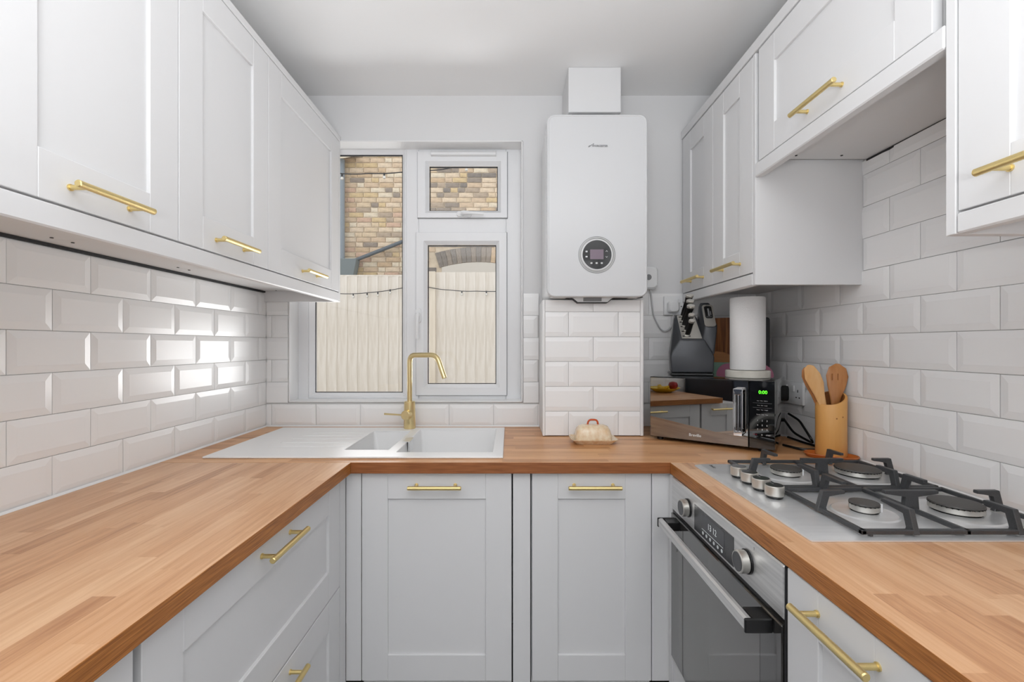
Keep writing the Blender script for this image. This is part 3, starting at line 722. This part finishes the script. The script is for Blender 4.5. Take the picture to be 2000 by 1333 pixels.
b.prism([(lx - .0285, lz + .006), (lx - .0265, lz + .0105), (lx - .023, lz + .009), (lx - .0255, lz + .0045)], -.0002, .0004); b.obj('emblem', M_print, bo)
# drop-down tray under the boiler
def bx_(px): return (px - 994) / F * 1.82 - .3435
def bz_(py): return CZ - (py - 675) / F * 1.82 - 1.458
tray = [(bx_(1085), bz_(579)), (bx_(1116), bz_(582)), (bx_(1120), bz_(584)), (bx_(1128), bz_(590.5)), (bx_(1186), bz_(590.5)), (bx_(1194), bz_(584)), (bx_(1198), bz_(582)), (bx_(1255), bz_(580))]
b = B(); b.prism(tray + [(bx_(1255), .004), (bx_(1085), .004)], .046, .075); b.obj('bottom_tray', M_white, bo, smooth=False)
b = B(); b.prism([(u, v - .0035) for u, v in tray] + [(u, v - .0003) for u, v in reversed(tray)], .044, .077); b.obj('tray_gasket', M_gask, bo, smooth=False)
B().box(bx_(1139), bx_(1174), .040, .0455, bz_(589), .001).obj('pipe_cover', M_print, bo, smooth=False)
tag(B().box(.2435, .4585, 1.862, YB - .001, 2.224, ZC - .0005, .002).obj('flue_box', M_wall), 'white boxed-in flue rising from the boiler to the ceiling', 'flue box')
B().box(.26, .44, 1.88, 2.0, 2.170, 2.2235).obj('flue_pipe', M_gask, bo, loc=(-.3435, -1.77, -1.458))

# ---------------------------------------------------------------- microwave
AN = math.atan2(-.592, .806)
mw = thing('microwave', 'black microwave with mirrored door standing across the worktop corner', 'microwave', (.5567, 1.793, WT), AN)
MW_, MD, MZ0, MZ1 = .4265, .325, .012, .2475
B().box(0, MW_, .014, MD, MZ0, MZ1, .005, 2).obj('body', M_blackg, mw)
dm = B().box(0.0, .347, -.002, .0135, MZ0 + .001, MZ1 - .001, .0012).obj('door', M_black, mw)
B().box(.002, .345, -.0032, -.0022, MZ0 + .003, MZ1 - .004).obj('mirror_glass', M_mirror, dm, smooth=False)
b = B()
zt_, zb_ = 1.119 - WT, .955 - WT
b.box(.304, .334, -.040, -.034, zb_, zb_ + .018, .002); b.box(.304, .334, -.040, -.034, zt_ - .022, zt_, .002)
b.box(.304, .311, -.0405, -.033, zb_ + .01, zt_ - .01, .002); b.box(.327, .334, -.0405, -.033, zb_ + .01, zt_ - .01, .002); b.box(.3165, .3215, -.0395, -.034, zb_ + .01, zt_ - .01, .001)
b.box(.306, .332, -.035, -.0025, zb_, zb_ + .008, .001); b.box(.306, .332, -.035, -.0025, zt_ - .008, zt_, .001)
b.obj('handle', M_chrome, dm)
cp = B().box(.3485, MW_, -.002, .0135, MZ0 + .001, MZ1 - .001, .0012).obj('control_panel', M_blackg, mw)
text('clock_digits', '0:00', .0165, M_green, cp, (.391, -.0026, 1.1075 - WT), ext=.0001, sx=.95, font_off=.0002)
text('lettering', 'Breville', .0145, M_printw, dm, (.169, -.0035, .9345 - WT), ext=.0001, font_off=.0002)
rows = [('Auto   Menu   Defrost', .178, .0036), ('Micro   Grill   Combi', .162, .0036), ('Power   Time   Weight', .147, .0036), ('Memory   Clock   Timer', .131, .0036), ('1     2     3', .110, .0075), ('4     5     6', .094, .0075), ('7     8     9', .079, .0075)]
for tx, z, sz in rows: text('key_lettering', tx, sz, M_printw, cp, (.389, -.0026, z), ext=.00005)
text('key_lettering', 'STOP', .0055, M_red, cp, (.367, -.0026, .061), ext=.00005)
text('key_lettering', '0', .0075, M_printw, cp, (.388, -.0026, .061), ext=.00005); text('key_lettering', 'START', .0055, M_printw, cp, (.408, -.0026, .061), ext=.00005)
for z in (.170, .154): B().box(.360, .418, -.0024, -.0021, z, z + .0006).obj('divider_line', M_print, cp)
for x in (.03, MW_ - .04):
    for y in (.03, MD - .03): B().cyl((x, y, .0003), (x, y, MZ0 + .001), .012, 14).obj('foot', M_black, mw)
MT = WT + MZ1 + .0005
umw = Vector((math.cos(AN), math.sin(AN), 0)); nmw = Vector((-math.sin(AN), math.cos(AN), 0)); omw = Vector((.5567, 1.793, 0))

# knife block ---------------------------------------------------------
kb = thing('knife_block', 'gunmetal knife block with silver slotted top on the microwave', 'knife block', (.728, 1.800, MT), R(-13))
B().box(-.082, .078, .002, .128, .0003, .012, .003).obj('base', M_black, kb)
b = B(); b.hull([(-.080, 0, .0125), (-.086, 0, .0815), (-.048, .006, .1405), (.045, .006, .1405), (.080, 0, .0815), (.0765, 0, .0125),
                 (-.074, .128, .0125), (-.078, .125, .09), (-.057, .105, .25), (.026, .105, .25), (.072, .125, .09), (.073, .128, .0125)], .006, 3)
b.hull([(.030, .012, .11), (.080, .002, .082), (.046, .012, .197), (.0935, .012, .197), (.037, .096, .300), (.081, .096, .300), (.03, .118, .2), (.078, .122, .1)], .007, 3)
b.obj('shell', M_gun, kb)
sl = math.atan2(.1095, .099)      # slope of the slotted top
def onslope(x, t, h=0):           # t 0 front .. 1 back
    return Vector((x, .006 + .099 * t, .1405 + .1095 * t)) + Vector((0, -math.sin(sl), math.cos(sl))) * h
b = B()
n_ = [onslope(-.041, .04, h) for h in (0,)]
q0 = [onslope(-.040, .06), onslope(.036, .06), onslope(.020, .95), onslope(-.048, .95)]
b.rings([[p + Vector((0, -math.sin(sl), math.cos(sl))) * h for p in q0] for h in (.0005, .0025)])
tpl = b.obj('slotted_top', M_satin, kb, smooth=False)
Mt = Matrix.Translation(onslope(0, 0, .0025)) @ Matrix.Rotation(sl, 4, 'X')
SLn = math.hypot(.099, .1095)
for k, t in enumerate((.14, .32, .50, .68, .88)):
    b = B(); b.box(-.036 + k * -.0015, -.006, SLn * t - .002, SLn * t + .002, .0001, .0012); b.xf(Mt); b.obj('slot', M_black, tpl, smooth=False)
M2 = Matrix.Translation((.0665, .045, .2395)) @ Matrix.Rotation(math.atan2(.103, .084), 4, 'X')
b = B(); b.rloft([(.001, .042, .118, .012), (.0042, .041, .117, .012)], M=M2); shp = b.obj('sharpener_surround', M_satin, kb)
b = B(); b.rloft([(.0045, .028, .066, .008), (.0055, .028, .066, .008)], c=(0, 0, 0), M=M2 @ Matrix.Translation((0, .016, 0))); b.obj('sharpener_slot', M_black, shp)
b = B(); b.box(-.003, .003, -.005, .035, .0056, .0066); b.box(.006, .009, .0, .02, .0056, .0064); b.box(-.011, .011, -.0095, -.0082, .0056, .0062); b.xf(M2); b.obj('guide', M_print, shp, smooth=False)
KR = Matrix.Rotation(R(-13), 4, 'Z'); KO = Vector((.728, 1.800, MT))
klab = ['smallest knife, front-most handle in the gunmetal knife block', 'second knife from the front in the gunmetal knife block', 'middle knife of five in the gunmetal knife block', 'second knife from the back in the gunmetal knife block', 'tallest knife, rearmost handle in the gunmetal knife block']
for k, (t, L, hw) in enumerate(((.14, .092, .020), (.32, .098, .020), (.50, .120, .026), (.68, .122, .026), (.88, .124, .026))):
    nrm = Vector((.10, -math.sin(sl), math.cos(sl))).normalized()
    kt = thing('kitchen_knife', klab[k], 'knife', KO + KR @ onslope(-.024 + .004 * (k < 2), t, .0028), R(-13), 'knives in the block')
    b = B(); b.loft([nrm * .001, nrm * .010, nrm * .012], [.019, .018, hw], [.004, .006, .011], (1, 0, 0), 12)
    b.obj('bolster', M_satin, kt)
    b = B(); b.loft([nrm * .0121, nrm * (L * .35), nrm * (L * .7), nrm * (L - .012)], [hw, hw * 1.05, hw * .92, hw * 1.12], [.011, .013, .012, .014], (1, 0, 0), 14); b.obj('handle', M_black, kt)
    b = B(); b.loft([nrm * (L - .0119), nrm * (L - .003), nrm * L], [hw * 1.14, hw * 1.2, hw * 1.05], [.0165, .018, .014], (1, 0, 0), 14); b.obj('end_cap', M_satin, kt)

# paper towel -----------------------------------------------------------
PT = Vector((.899, 1.715, MT))
ph = thing('towel_holder', 'pale marble kitchen roll holder on the microwave', 'holder', PT)
B().lathe([(.074, .0003), (.0765, .003), (.0765, .025), (.074, .028)], seg=48).obj('base', M_marble, ph)
B().cyl((0, 0, .028), (0, 0, .296), .006, 14).obj('pole', M_satin, ph)
B().lathe([(.021, .030), (.058, .030), (.0605, .034), (.0605, .296), (.0585, .300), (.022, .300), (.020, .298), (.020, .032), (.021, .030)], seg=48, cap=False).obj('kitchen_roll', M_paper, None, loc=PT)
tag(bpy.data.objects['kitchen_roll'], 'white kitchen paper roll standing on the marble holder', 'paper roll')

# boards behind the microwave -------------------------------------------
def board(name, label, s0, s1, n0, z0, z1, th, r, mat, lean=3, cut=None):
    o = omw + umw * ((s0 + s1) / 2) + nmw * n0
    t = B(); Wd, Hh = s1 - s0, z1 - z0
    t.rloft([(0, Wd - .002, Hh - .002, r), (.001, Wd, Hh, r), (th - .001, Wd, Hh, r), (th, Wd - .002, Hh - .002, r)], c=(0, 0, Hh / 2), n=6, M=Matrix.Rotation(R(90), 4, 'X'))
    ob = t.obj(name, mat, None, loc=(o.x, o.y, z0), rot=(R(-lean), 0, AN)); return tag(ob, label, 'board')
def stripes(name, c0, c1, sc):
    m = pm(name, c0, .5, noise=((sc, sc, 4), .12, c1)); return m
board('chopping_board', 'tall end-grain wooden chopping board behind the knife block', .08, .29, .371, WT + .001, 1.388, .014, .006, stripes('end_grain_bamboo', (120, 66, 26), (176, 112, 58), 75), 0)
board('chopping_board', 'round-topped pale wooden board in front of the tall board', .07, .27, .3555, WT + .001, 1.243, .010, .098, pm('pale_beech_board', (200, 142, 92), .5, noise=((10, 10, 60), .25, (180, 120, 70))), 0)
board('chopping_board', 'sage green plastic chopping board behind the microwave', .05, .25, .344, WT + .001, 1.196, .005, .02, M_sage, 0)
board('chopping_board', 'pink plastic chopping board behind the kitchen roll', .172, .388, .3375, WT + .001, 1.193, .005, .05, M_pink, 0)
board('baking_tray', 'dark slate grey board upright right of the kitchen roll', .295, .37, .368, WT + .001, 1.385, .008, .012, M_slate, 0)

# sockets, hub, cables ----------------------------------------------------
def rocker(p, x, z):
    B().box(x - .005, x + .005, -.0135, -.0098, z - .009, z + .009, .001).obj('switch', M_white, p)
s1 = thing('wall_socket', 'white single socket with plug, beside the pier', 'socket', ((1313 - 994) / 428, YB - .0105, CZ + (675 - 598) / 428), 0)
b = B(); b.rloft([(0, .088, .086, .004), (.008, .088, .086, .004), (.0095, .084, .082, .004)], M=Mx); b.obj('face_plate', M_white, s1)
rocker_ = B().box(.019, .029, -.0125, -.0098, .012, .030, .001).obj('switch', M_white, s1)
B().cyl((.034, -.0096, -.004), (.034, -.0102, -.004), .0028, 10).obj('screw', M_dark, s1)
p1 = thing('plug', 'white plug in the single socket behind the knife block', 'plug', ((1310 - 994) / 428, YB - .0202, CZ + (675 - 601) / 428), 0)
b = B(); b.rloft([(0, .050, .052, .014), (.020, .048, .050, .014), (.026, .038, .040, .012)], M=Mx); b.obj('plug_body', M_white, p1)
hub = thing('gas_detector', 'small white wall unit half hidden behind the boiler', 'detector', (.627, YB - .001, 1.575), 0)
b = B(); b.rloft([(0, .092, .108, .022), (.025, .090, .106, .022), (.034, .074, .090, .018)], M=Mx); b.obj('case', M_white, hub)
B().lathe([(.013, .0342), (.013, .0352), (.011, .0352)], seg=24, M=Mx).obj('button', M_print, hub)
b = B(); b.tube(arc([(.640, YB - .02, 1.525), (.655, YB - .015, 1.40), (.695, YB - .018, 1.325), (.735, YB - .022, 1.345), (.739, YB - .034, 1.405)], .03), .0032, 10)
tag(b.obj('cable', M_cable), 'white cable looping from wall unit to single socket', 'cable')
b = B(); b.tube(arc([(.547, YB - .03, 1.47), (.60, YB - .03, 1.488), (.612, YB - .022, 1.517)], .02), .0032, 10)
tag(b.obj('cable', M_cable), 'short white cable from boiler underside to wall unit', 'cable')
s2 = thing('wall_socket', 'white double socket on the right wall behind the utensil pot', 'socket', (XR - .0102, 1.795, 1.083), -PI / 2)
b = B(); b.rloft([(0, .146, .088, .004), (.008, .146, .088, .004), (.0095, .142, .084, .004)], M=Mx); b.obj('face_plate', M_white, s2)
for x in (-.012 - .02, .012): B().box(x, x + .014, -.0150, -.0098, .006, .030, .001).obj('switch', M_white, s2)
b = B(); b.box(.042, .046, -.0102, -.0092, .004, .014); b.box(.031, .038, -.0102, -.0092, -.018, -.014); b.box(.050, .057, -.0102, -.0092, -.018, -.014); b.obj('pin_hole', M_dark, s2, smooth=False)
p2 = thing('plug', 'black plug in the double socket beside the microwave', 'plug', (XR - .0203, 1.833, 1.078), -PI / 2)
b = B(); b.rloft([(0, .056, .062, .014), (.026, .054, .060, .014), (.038, .040, .048, .012)], M=Mx); b.obj('plug_body', M_black, p2)
b = B(); b.tube(arc([(1.088, 1.833, 1.050), (1.082, 1.80, .985), (1.088, 1.74, .935), (1.105, 1.655, .912), (1.085, 1.63, .93), (1.098, 1.72, .985), (1.100, 1.79, 1.00)], .02), .0042, 10)
tag(b.obj('cable', M_black), 'black power cable coiled right of the microwave', 'cable')
b = B(); b.tube(arc([(1.104, 1.80, .906), (1.10, 1.70, .906), (1.108, 1.62, .906), (1.08, 1.58, .906), (1.02, 1.585, .906), (1.0, 1.66, .906)], .03), .0042, 10)

tag(b.obj('cable', M_black), 'black cable end lying on the worktop behind the microwave', 'cable')

# utensils ------------------------------------------------------------------
tr = B(); tr.rloft([(0, .13, .062, .030), (.002, .136, .068, .033), (.012, .152, .082, .040), (.0135, .150, .080, .039), (.0135, .144, .074, .036), (.0055, .130, .06, .029)], n=8)
tag(tr.obj('spoon_rest', M_teak, None, loc=(1.052, 1.487, WT + .0008), rot=(0, 0, R(-38))), 'oiled teak oval dish under the bamboo utensil pot', 'dish')
PU = Vector((1.070, 1.512, WT + .0067)); PR = .0445
up = thing('utensil_pot', 'cut bamboo pot of wooden utensils behind the hob', 'pot', PU)
N = 40; b = B()
def ring(r, zf): return [Vector((r * math.cos(2 * PI * k / N), r * math.sin(2 * PI * k / N), zf(2 * PI * k / N))) for k in range(N)]
cut = lambda a: .200 - .026 * math.sin(a + R(200)) * -1 if False else .188 + .020 * math.cos(a - R(38))
b.rings([ring(.0435, lambda a: 0), ring(.0445, lambda a: .002), ring(PR * .99, lambda a: .1), ring(PR, lambda a: cut(a) - .002), ring(PR - .001, cut)], cap=False)
b.rings([ring(PR - .001, cut), ring(PR - .007, cut)], cap=False); b.mat(1)
b.rings([ring(PR - .007, cut), ring(PR - .008, lambda a: .012), ring(.001, lambda a: .0119)], cap=False)
b.bm.faces.new([v for v in b.bm.verts if abs(v.co.z) < 1e-7])
b.obj('pot', [M_bamboo, M_bamboo_in], up, ang=60)
def knot(a, z):
    B().lathe([(.0025, 0), (.0015, .0006)], (math.cos(a) * (PR - .0002), math.sin(a) * (PR - .0002), z), seg=10, M=Matrix.Rotation(a, 4, 'Z') @ Matrix.Rotation(R(90), 4, 'Y')).obj('knot', M_bamboo_in, up)
knot(R(-105), .125); knot(R(-80), .13)
def spoon(name, label, pts, wid, thk, mat, slots=False, group='wooden utensils in the bamboo pot'):
    b = B(); pp = [P(*p) for p in pts]
    b.loft(pp, wid, thk, (1, -.25, 0), 18)
    o = pp[0].copy()
    b.xf(Matrix.Translation(-o))
    if not slots:
        return tag(b.obj(name, mat, None, loc=o, ang=60), label, 'utensil', group)
    t = thing(name, label, 'utensil', o, 0, group)
    bl = b.obj('blade', mat, t, ang=60)
    for dxp in (-11, 0, 11):
        c = P(pts[4][0] + dxp, pts[4][1] + 2, pts[4][2]) - o
        B().box(c.x - .0016, c.x + .0016, c.y - .0052, c.y - .0030, c.z - .010, c.z + .012, .0008).obj('slot', M_bamboo_in, t, rot=(0, 0, 0))
    return t
spoon('wooden_spatula', 'pale wooden spatula at the front left of the bamboo pot', [(1617, 865, 1.507), (1610, 800, 1.503), (1601, 772, 1.50), (1595, 752, 1.498), (1587, 735, 1.496), (1580, 718, 1.494), (1578.5, 713.5, 1.494)], [.014, .017, .030, .044, .047, .030, .008], [.010, .010, .008, .007, .006, .005, .003], M_spoon)
spoon('wooden_spoon', 'darker wooden spoon mostly hidden behind the pale spatula', [(1612, 865, 1.522), (1602, 800, 1.522), (1592, 770, 1.522), (1584, 750, 1.522), (1577, 733, 1.522), (1573, 722, 1.522), (1572, 718, 1.522)], [.012, .015, .026, .036, .036, .022, .006], [.010, .010, .008, .007, .006, .005, .003], M_spoond)
spoon('slotted_spoon', 'brown slotted wooden spoon at the right of the bamboo pot', [(1628, 865, 1.510), (1630.5, 800, 1.510), (1632, 775, 1.51), (1634, 755, 1.51), (1635, 735, 1.51), (1636, 719, 1.512), (1636, 711, 1.515)], [.014, .019, .034, .054, .065, .050, .012], [.010, .010, .009, .008, .007, .006, .003], M_spoond, True)

# butter dish -----------------------------------------------------------------
bd = thing('butter_dish', 'cream speckled butter dish with rust handle before the pier', 'butter dish', (.3185, 1.728, WT + .0005))
b = B(); b.rloft([(0, .130, .080, .014), (.003, .138, .086, .016), (.017, .172, .116, .022), (.0195, .173, .117, .022), (.0185, .166, .110, .02), (.006, .138, .086, .016), (.0055, .10, .05, .01)], n=6); b.obj('tray', M_cream, bd)
b = B(); b.rloft([(.0062, .134, .080, .016), (.030, .134, .080, .018), (.050, .124, .070, .020), (.062, .110, .058, .022), (.0675, .085, .040, .018), (.069, .05, .02, .01)], n=6); b.obj('lid', M_cream, bd)
b = B(); b.tube(arc([(-.020, 0, .066), (-.017, 0, .086), (.017, 0, .086), (.020, 0, .066)], .013), .0036, 12); b.obj('handle', M_rust, bd)

# ---------------------------------------------------------------- things behind the camera, mirrored in the microwave
wm = thing('washing_machine', 'graphite washing machine at the near end of the left run', 'washing machine', (-.56, -.285, 0), PI / 2)
B().box(0, .60, .012, .53, .01, 1.04, .006).obj('body', M_navy, wm)
B().box(.002, .598, 0, .0115, .93, 1.035, .003).obj('control_panel', pm('graphite_panel', (54, 60, 74), .25), wm)
dd = B().lathe([(.215, 0), (.215, .02), (.195, .03), (.175, .028)], (.30, 0.012, .55), seg=48, M=Mx).obj('porthole_ring', M_satin, wm)
B().lathe([(.174, .0285), (.12, .034), (.001, .036)], (.30, 0.012, .55), seg=48, M=Mx).obj('porthole_glass', M_blackg, wm)
B().lathe([(.024, 0), (.022, .02)], (.34, 0.0, .98), M=Mx).obj('dial', M_chrome, wm)
for k in range(5): B().box(.06 + k * .04, .085 + k * .04, -.0012, 0, .978, .984).obj('panel_mark', M_printw, wm)
BCX, BCY = -.96, .62
tag(B().lathe([(.03, .0008), (.06, .002), (.122, .034), (.125, .037), (.120, .0365), (.05, .006), (.001, .005)], (BCX, BCY, WT), seg=36).obj('fruit_bowl', M_yel), 'shallow yellow fruit bowl on the left worktop, mirrored in microwave', 'bowl')
for k, (dx_, dy_) in enumerate(((-.012, -.03), (.002, .0), (.014, .03))):
    b = B(); pts = [(BCX + dx_ + .02 * math.cos(a) * 0 + .0, BCY + dy_ + 0, 0) for a in (0,)]
    pp = [Vector((BCX + dx_ - .055 * math.cos(a), BCY + dy_ * .6 + .012 * math.sin(a), WT + .058 - .03 * math.sin(a))) for a in [R(v) for v in (8, 35, 65, 95, 125, 155, 172)]]
    b.tube(pp, .015, 12, radii=[.004, .011, .015, .016, .015, .010, .004])
    tag(b.obj('banana', M_ban), ('ripe banana against the red apple in the fruit bowl', 'middle one of three bananas in the yellow fruit bowl', 'banana farthest from the red apple in the fruit bowl')[k], 'banana', 'bananas in the fruit bowl')
tag(B().lathe([(.004, .0), (.022, .003), (.034, .022), (.036, .036), (.028, .056), (.010, .062), (.001, .057)], (BCX + .035, BCY - .062 + .0, WT + .022), seg=24).obj('apple', M_apple), 'dark red apple at the edge of the yellow fruit bowl', 'apple')

# ---------------------------------------------------------------- outside
FYF = 4.9
struct(B().box(-6, 4, YB + .305, 7.6, -.12, -.05).obj('ground', M_patio))
fn = thing('fence', 'cream painted close-board garden fence outside the window', 'fence', (0, 0, 0))
def bmesh_board(wd, h):
    return B().prism([(-wd / 2, .0), (wd / 2, -.004), (wd / 2, -.0170), (-wd / 2, -.0100)], 0, h, 'z').mesh('board', M_fence, smooth=False)
zL, zR = CZ + (675 - 541) / F * FYF, CZ + (675 - 532.5) / F * FYF
xp0, xp1 = (838 - 994) / F * FYF, (851.5 - 994) / F * FYF
bl, br = bmesh_board(.116, zL + .05), bmesh_board(.112, zR + .05)
x = xp0 - .052
while x > -4.2:
    link('board', bl, fn, (x, FYF, -.05), (0, 0, R(random.uniform(-.15, .15)))); x -= .1105
x = xp1 + .050
while x < 2.2:
    link('board', br, fn, (x, FYF - .002, -.05), (0, 0, R(random.uniform(-.15, .15)))); x += .107
B().box(xp0 + .004, xp1, FYF - .055, FYF + .05, -.05, zR + .004, .003).obj('post', M_fpost, fn, smooth=False)
B().box(xp0 - .016, xp0 + .002, FYF - .060, FYF - .02, -.05, zL + .05, .003).obj('batten', pm('weathered_batten', (150, 124, 96), .8), fn, smooth=False)
for z in (.35, 1.1, 1.85): B().box(-4.2, xp0, FYF + .002, FYF + .05, z, z + .07).obj('rail', M_fpost, fn, smooth=False)
for z in (.35, 1.1, 1.85): B().box(xp1, 2.2, FYF + .002, FYF + .05, z, z + .07).obj('rail', M_fpost, fn, smooth=False)
B().box(-4.2, xp0, FYF - .016, FYF + .03, zL, zL + .018).obj('capping', M_fence, fn, smooth=False)

HY = 7.0
M_sash = pm('aged_white_paint', (206, 200, 190), .6)
hs = thing('brick_house', 'yellow stock brick wall of the neighbouring house', 'house', (0, HY, 0))
B().box(-5, 3, .012, .3, -.05, 5.6).obj('wall', M_mort, hs, smooth=False)
AXC, AHW, AZS, AZT = -.465, .575, 2.47, 2.55
Rr = (AHW ** 2 + (AZT - AZS) ** 2) / (2 * (AZT - AZS)); ACZ = AZT - Rr
def brick_mesh(L, mi):
    b = B(); b.box(-L / 2, L / 2, 0, .05, -.0325, .0325, .003); return b.mesh('brick', M_br[mi], smooth=False)
bms = {}
def bmsh(L, mi):
    k = (round(L, 3), mi)
    if k not in bms: bms[k] = brick_mesh(L, mi)
    return bms[k]
def in_arch(x, z):
    if abs(x - AXC) > AHW + .11: return False
    if z < AZS: return abs(x - AXC) < AHW
    return (x - AXC) ** 2 + (z - ACZ) ** 2 < (Rr + .25) ** 2
panes = [(660, 785, 300, 545), (838, 972, 323, 411), (834, 969, 478, 536)]
cnt = 0; rest = B(); PIT = .0765
z = 1.9 + .0
row = 0
while z < 5.3:
    x = -4.6 + (.1125 if row % 2 else 0) + random.uniform(-.015, .015)
    while x < 2.6:
        hdr = random.random() < .30
        L = .102 if hdr else .215
        cx = x + L / 2
        if not in_arch(cx, z) and not in_arch(cx - L * .45, z) and not in_arch(cx + L * .45, z):
            px = 994 + cx / HY * F; py = 675 - (z - CZ) / HY * F
            right = cx > -1.5
            wts = [2, 2, 3, 2, 2, 1.6 if right else .8, 2.0 if right else .5, 1.5, 2, 1.2 if right else .3]
            mi = random.choices(range(10), wts)[0]
            dj = random.uniform(-.004, .003)
            vis = any(p_[0] - 14 < px < p_[1] + 14 and p_[2] - 4 < py < p_[3] + 4 for p_ in panes)
            if vis and cnt < 300:
                link('brick', bmsh(L, mi), hs, (cx, dj, z), (0, R(random.uniform(-.8, .8)), R(random.uniform(-.7, .7)))); cnt += 1
            else:
                rest.mi = mi; rest.box(cx - L / 2, cx + L / 2, dj, .05, z - .0325, z + .0325)
        x += L + .010 + random.uniform(-.002, .003)
    z += PIT; row += 1
for f in rest.bm.faces: pass
ro = rest.obj('brickwork', M_br, hs, smooth=False); ro['kind'] = 'stuff'
# voussoirs
nv = 17
amax = math.asin((AHW + .03) / Rr)
for k in range(nv):
    a = -amax + 2 * amax * (k + .5) / nv
    wdt = 2 * amax * Rr / nv - .008
    b = B(); b.hull([(-wdt / 2, 0, .004), (wdt / 2, 0, .004), (-wdt / 2 - .006, 0, .235), (wdt / 2 + .006, 0, .235), (-wdt / 2, .05, .004), (wdt / 2, .05, .004), (-wdt / 2 - .006, .05, .235), (wdt / 2 + .006, .05, .235)])
    b.obj('arch_brick', M_br[random.choice([5, 6, 9, 9, 6, 3])], hs, smooth=False, loc=(AXC + Rr * math.sin(a), -.004, ACZ + Rr * math.cos(a)), rot=(0, a, 0))
# arched window head
def archpts(r_, hw, n=16):
    a = math.asin(hw / Rr); return [(AXC + r_ * math.sin(-a + 2 * a * k / n), ACZ + r_ * math.cos(-a + 2 * a * k / n)) for k in range(n + 1)]
b = B(); ap = archpts(Rr - .002, AHW - .006)
b.prism(ap + [(AXC + AHW - .006, 2.33), (AXC - AHW + .006, 2.33)], -.002, .03); b.obj('window_head', M_sash, hs, smooth=False)
B().box(AXC - AHW + .05, AXC + AHW - .05, .0, .028, 1.2, 2.295).obj('window_glass', M_blackg, hs, smooth=False)
for xx in (AXC - AHW + .006, AXC + AHW - .056, AXC - .025): B().box(xx, xx + .05, -.006, .03, 1.15, 2.33).obj('window_frame', M_sash, hs, smooth=False)
B().box(AXC - AHW + .006, AXC + AHW - .006, -.010, .03, 2.302, 2.335).obj('window_frame', M_sash, hs, smooth=False)
# eaves, pipes
b = B(); b.hull([P(560, 300, 6.75), P(700, 303, 6.75), P(560, 316, 6.75), P(672, 309, 6.75), P(560, 300, 7.0), P(700, 303, 7.0), P(560, 316, 7.0), P(672, 309, 7.0)])
b.xf(Matrix.Translation((0, -HY, 0))); b.obj('soffit', pm('cream_soffit', (206, 194, 174), .7), hs, smooth=False)
dp = thing('drainpipe', 'grey drainpipe and hopper on the neighbouring brick wall', 'drainpipe', (0, 0, 0))
b = B(); p0 = P(664, 510, 6.90); p1 = P(664, 312, 6.90); b.cyl(p0, (p0.x, p0.y, p1.z), .07, 18); b.obj('downpipe', pm('blue_grey_pipe', (132, 142, 150), .5), dp)
b = B(); a0, a1 = P(640, 505, 6.80), P(696, 545, 6.80)
b.hull([(a0.x, 6.80, a0.z), (a1.x, 6.80, a0.z), (a0.x, 6.97, a0.z), (a1.x, 6.97, a0.z), (a0.x + .05, 6.82, a1.z), (a1.x - .06, 6.82, a1.z), (a0.x + .05, 6.97, a1.z), (a1.x - .06, 6.97, a1.z)], .006, 1); b.obj('hopper', M_hopper, dp)
b = B(); b.cyl(P(688, 511, 6.90), P(830, 455, 6.90), .028, 14); b.obj('waste_pipe', M_pipe, dp)
# string lights
def lights(name, label, pts, bulbs, r):
    t = thing(name, label, 'string lights', (0, 0, 0))
    pp = [P(*p) for p in pts]; sm = []
    for i in range(len(pp) - 1):
        for k in range(5):
            u = k / 5; sm.append(pp[i].lerp(pp[i + 1], u) + Vector((0, 0, -.006 * math.sin(PI * u))))
    sm.append(pp[-1])
    B().tube(sm, r, 8).obj('cord', M_gask, t)
    for p in bulbs:
        q = P(*p)
        B().cyl(q + Vector((0, 0, .003)), q - Vector((0, 0, .022)), r * 1.8, 8).obj('bulb_holder', M_gask, t)
        B().lathe([(.002, -.050), (.011, -.044), (.014, -.034), (.009, -.0225)], q, seg=12).obj('bulb', M_satin, t)
lights('string_lights', 'upper festoon cable with bulbs strung across the yard', [(560, 345, 4.0), (665, 339, 4.0), (720, 339, 4.0), (785, 336.5, 4.0), (838, 333, 4.0), (880, 328, 4.0), (915, 322, 4.0), (1000, 300, 4.0)], [(750.5, 339, 4.0), (911, 324, 4.0), (668, 341, 4.0)], .005)
lights('string_lights', 'lower festoon cable pinned along the fence top', [(560, 582, 4.83), (665, 574, 4.83), (720, 572, 4.83), (785, 563, 4.83), (836, 561, 4.83), (880, 567, 4.83), (930, 569, 4.83), (1010, 568, 4.83)], [(690, 574, 4.83), (717, 573, 4.83), (738, 571, 4.83), (762, 566, 4.83), (902, 569, 4.83), (950, 569, 4.83)], .004)
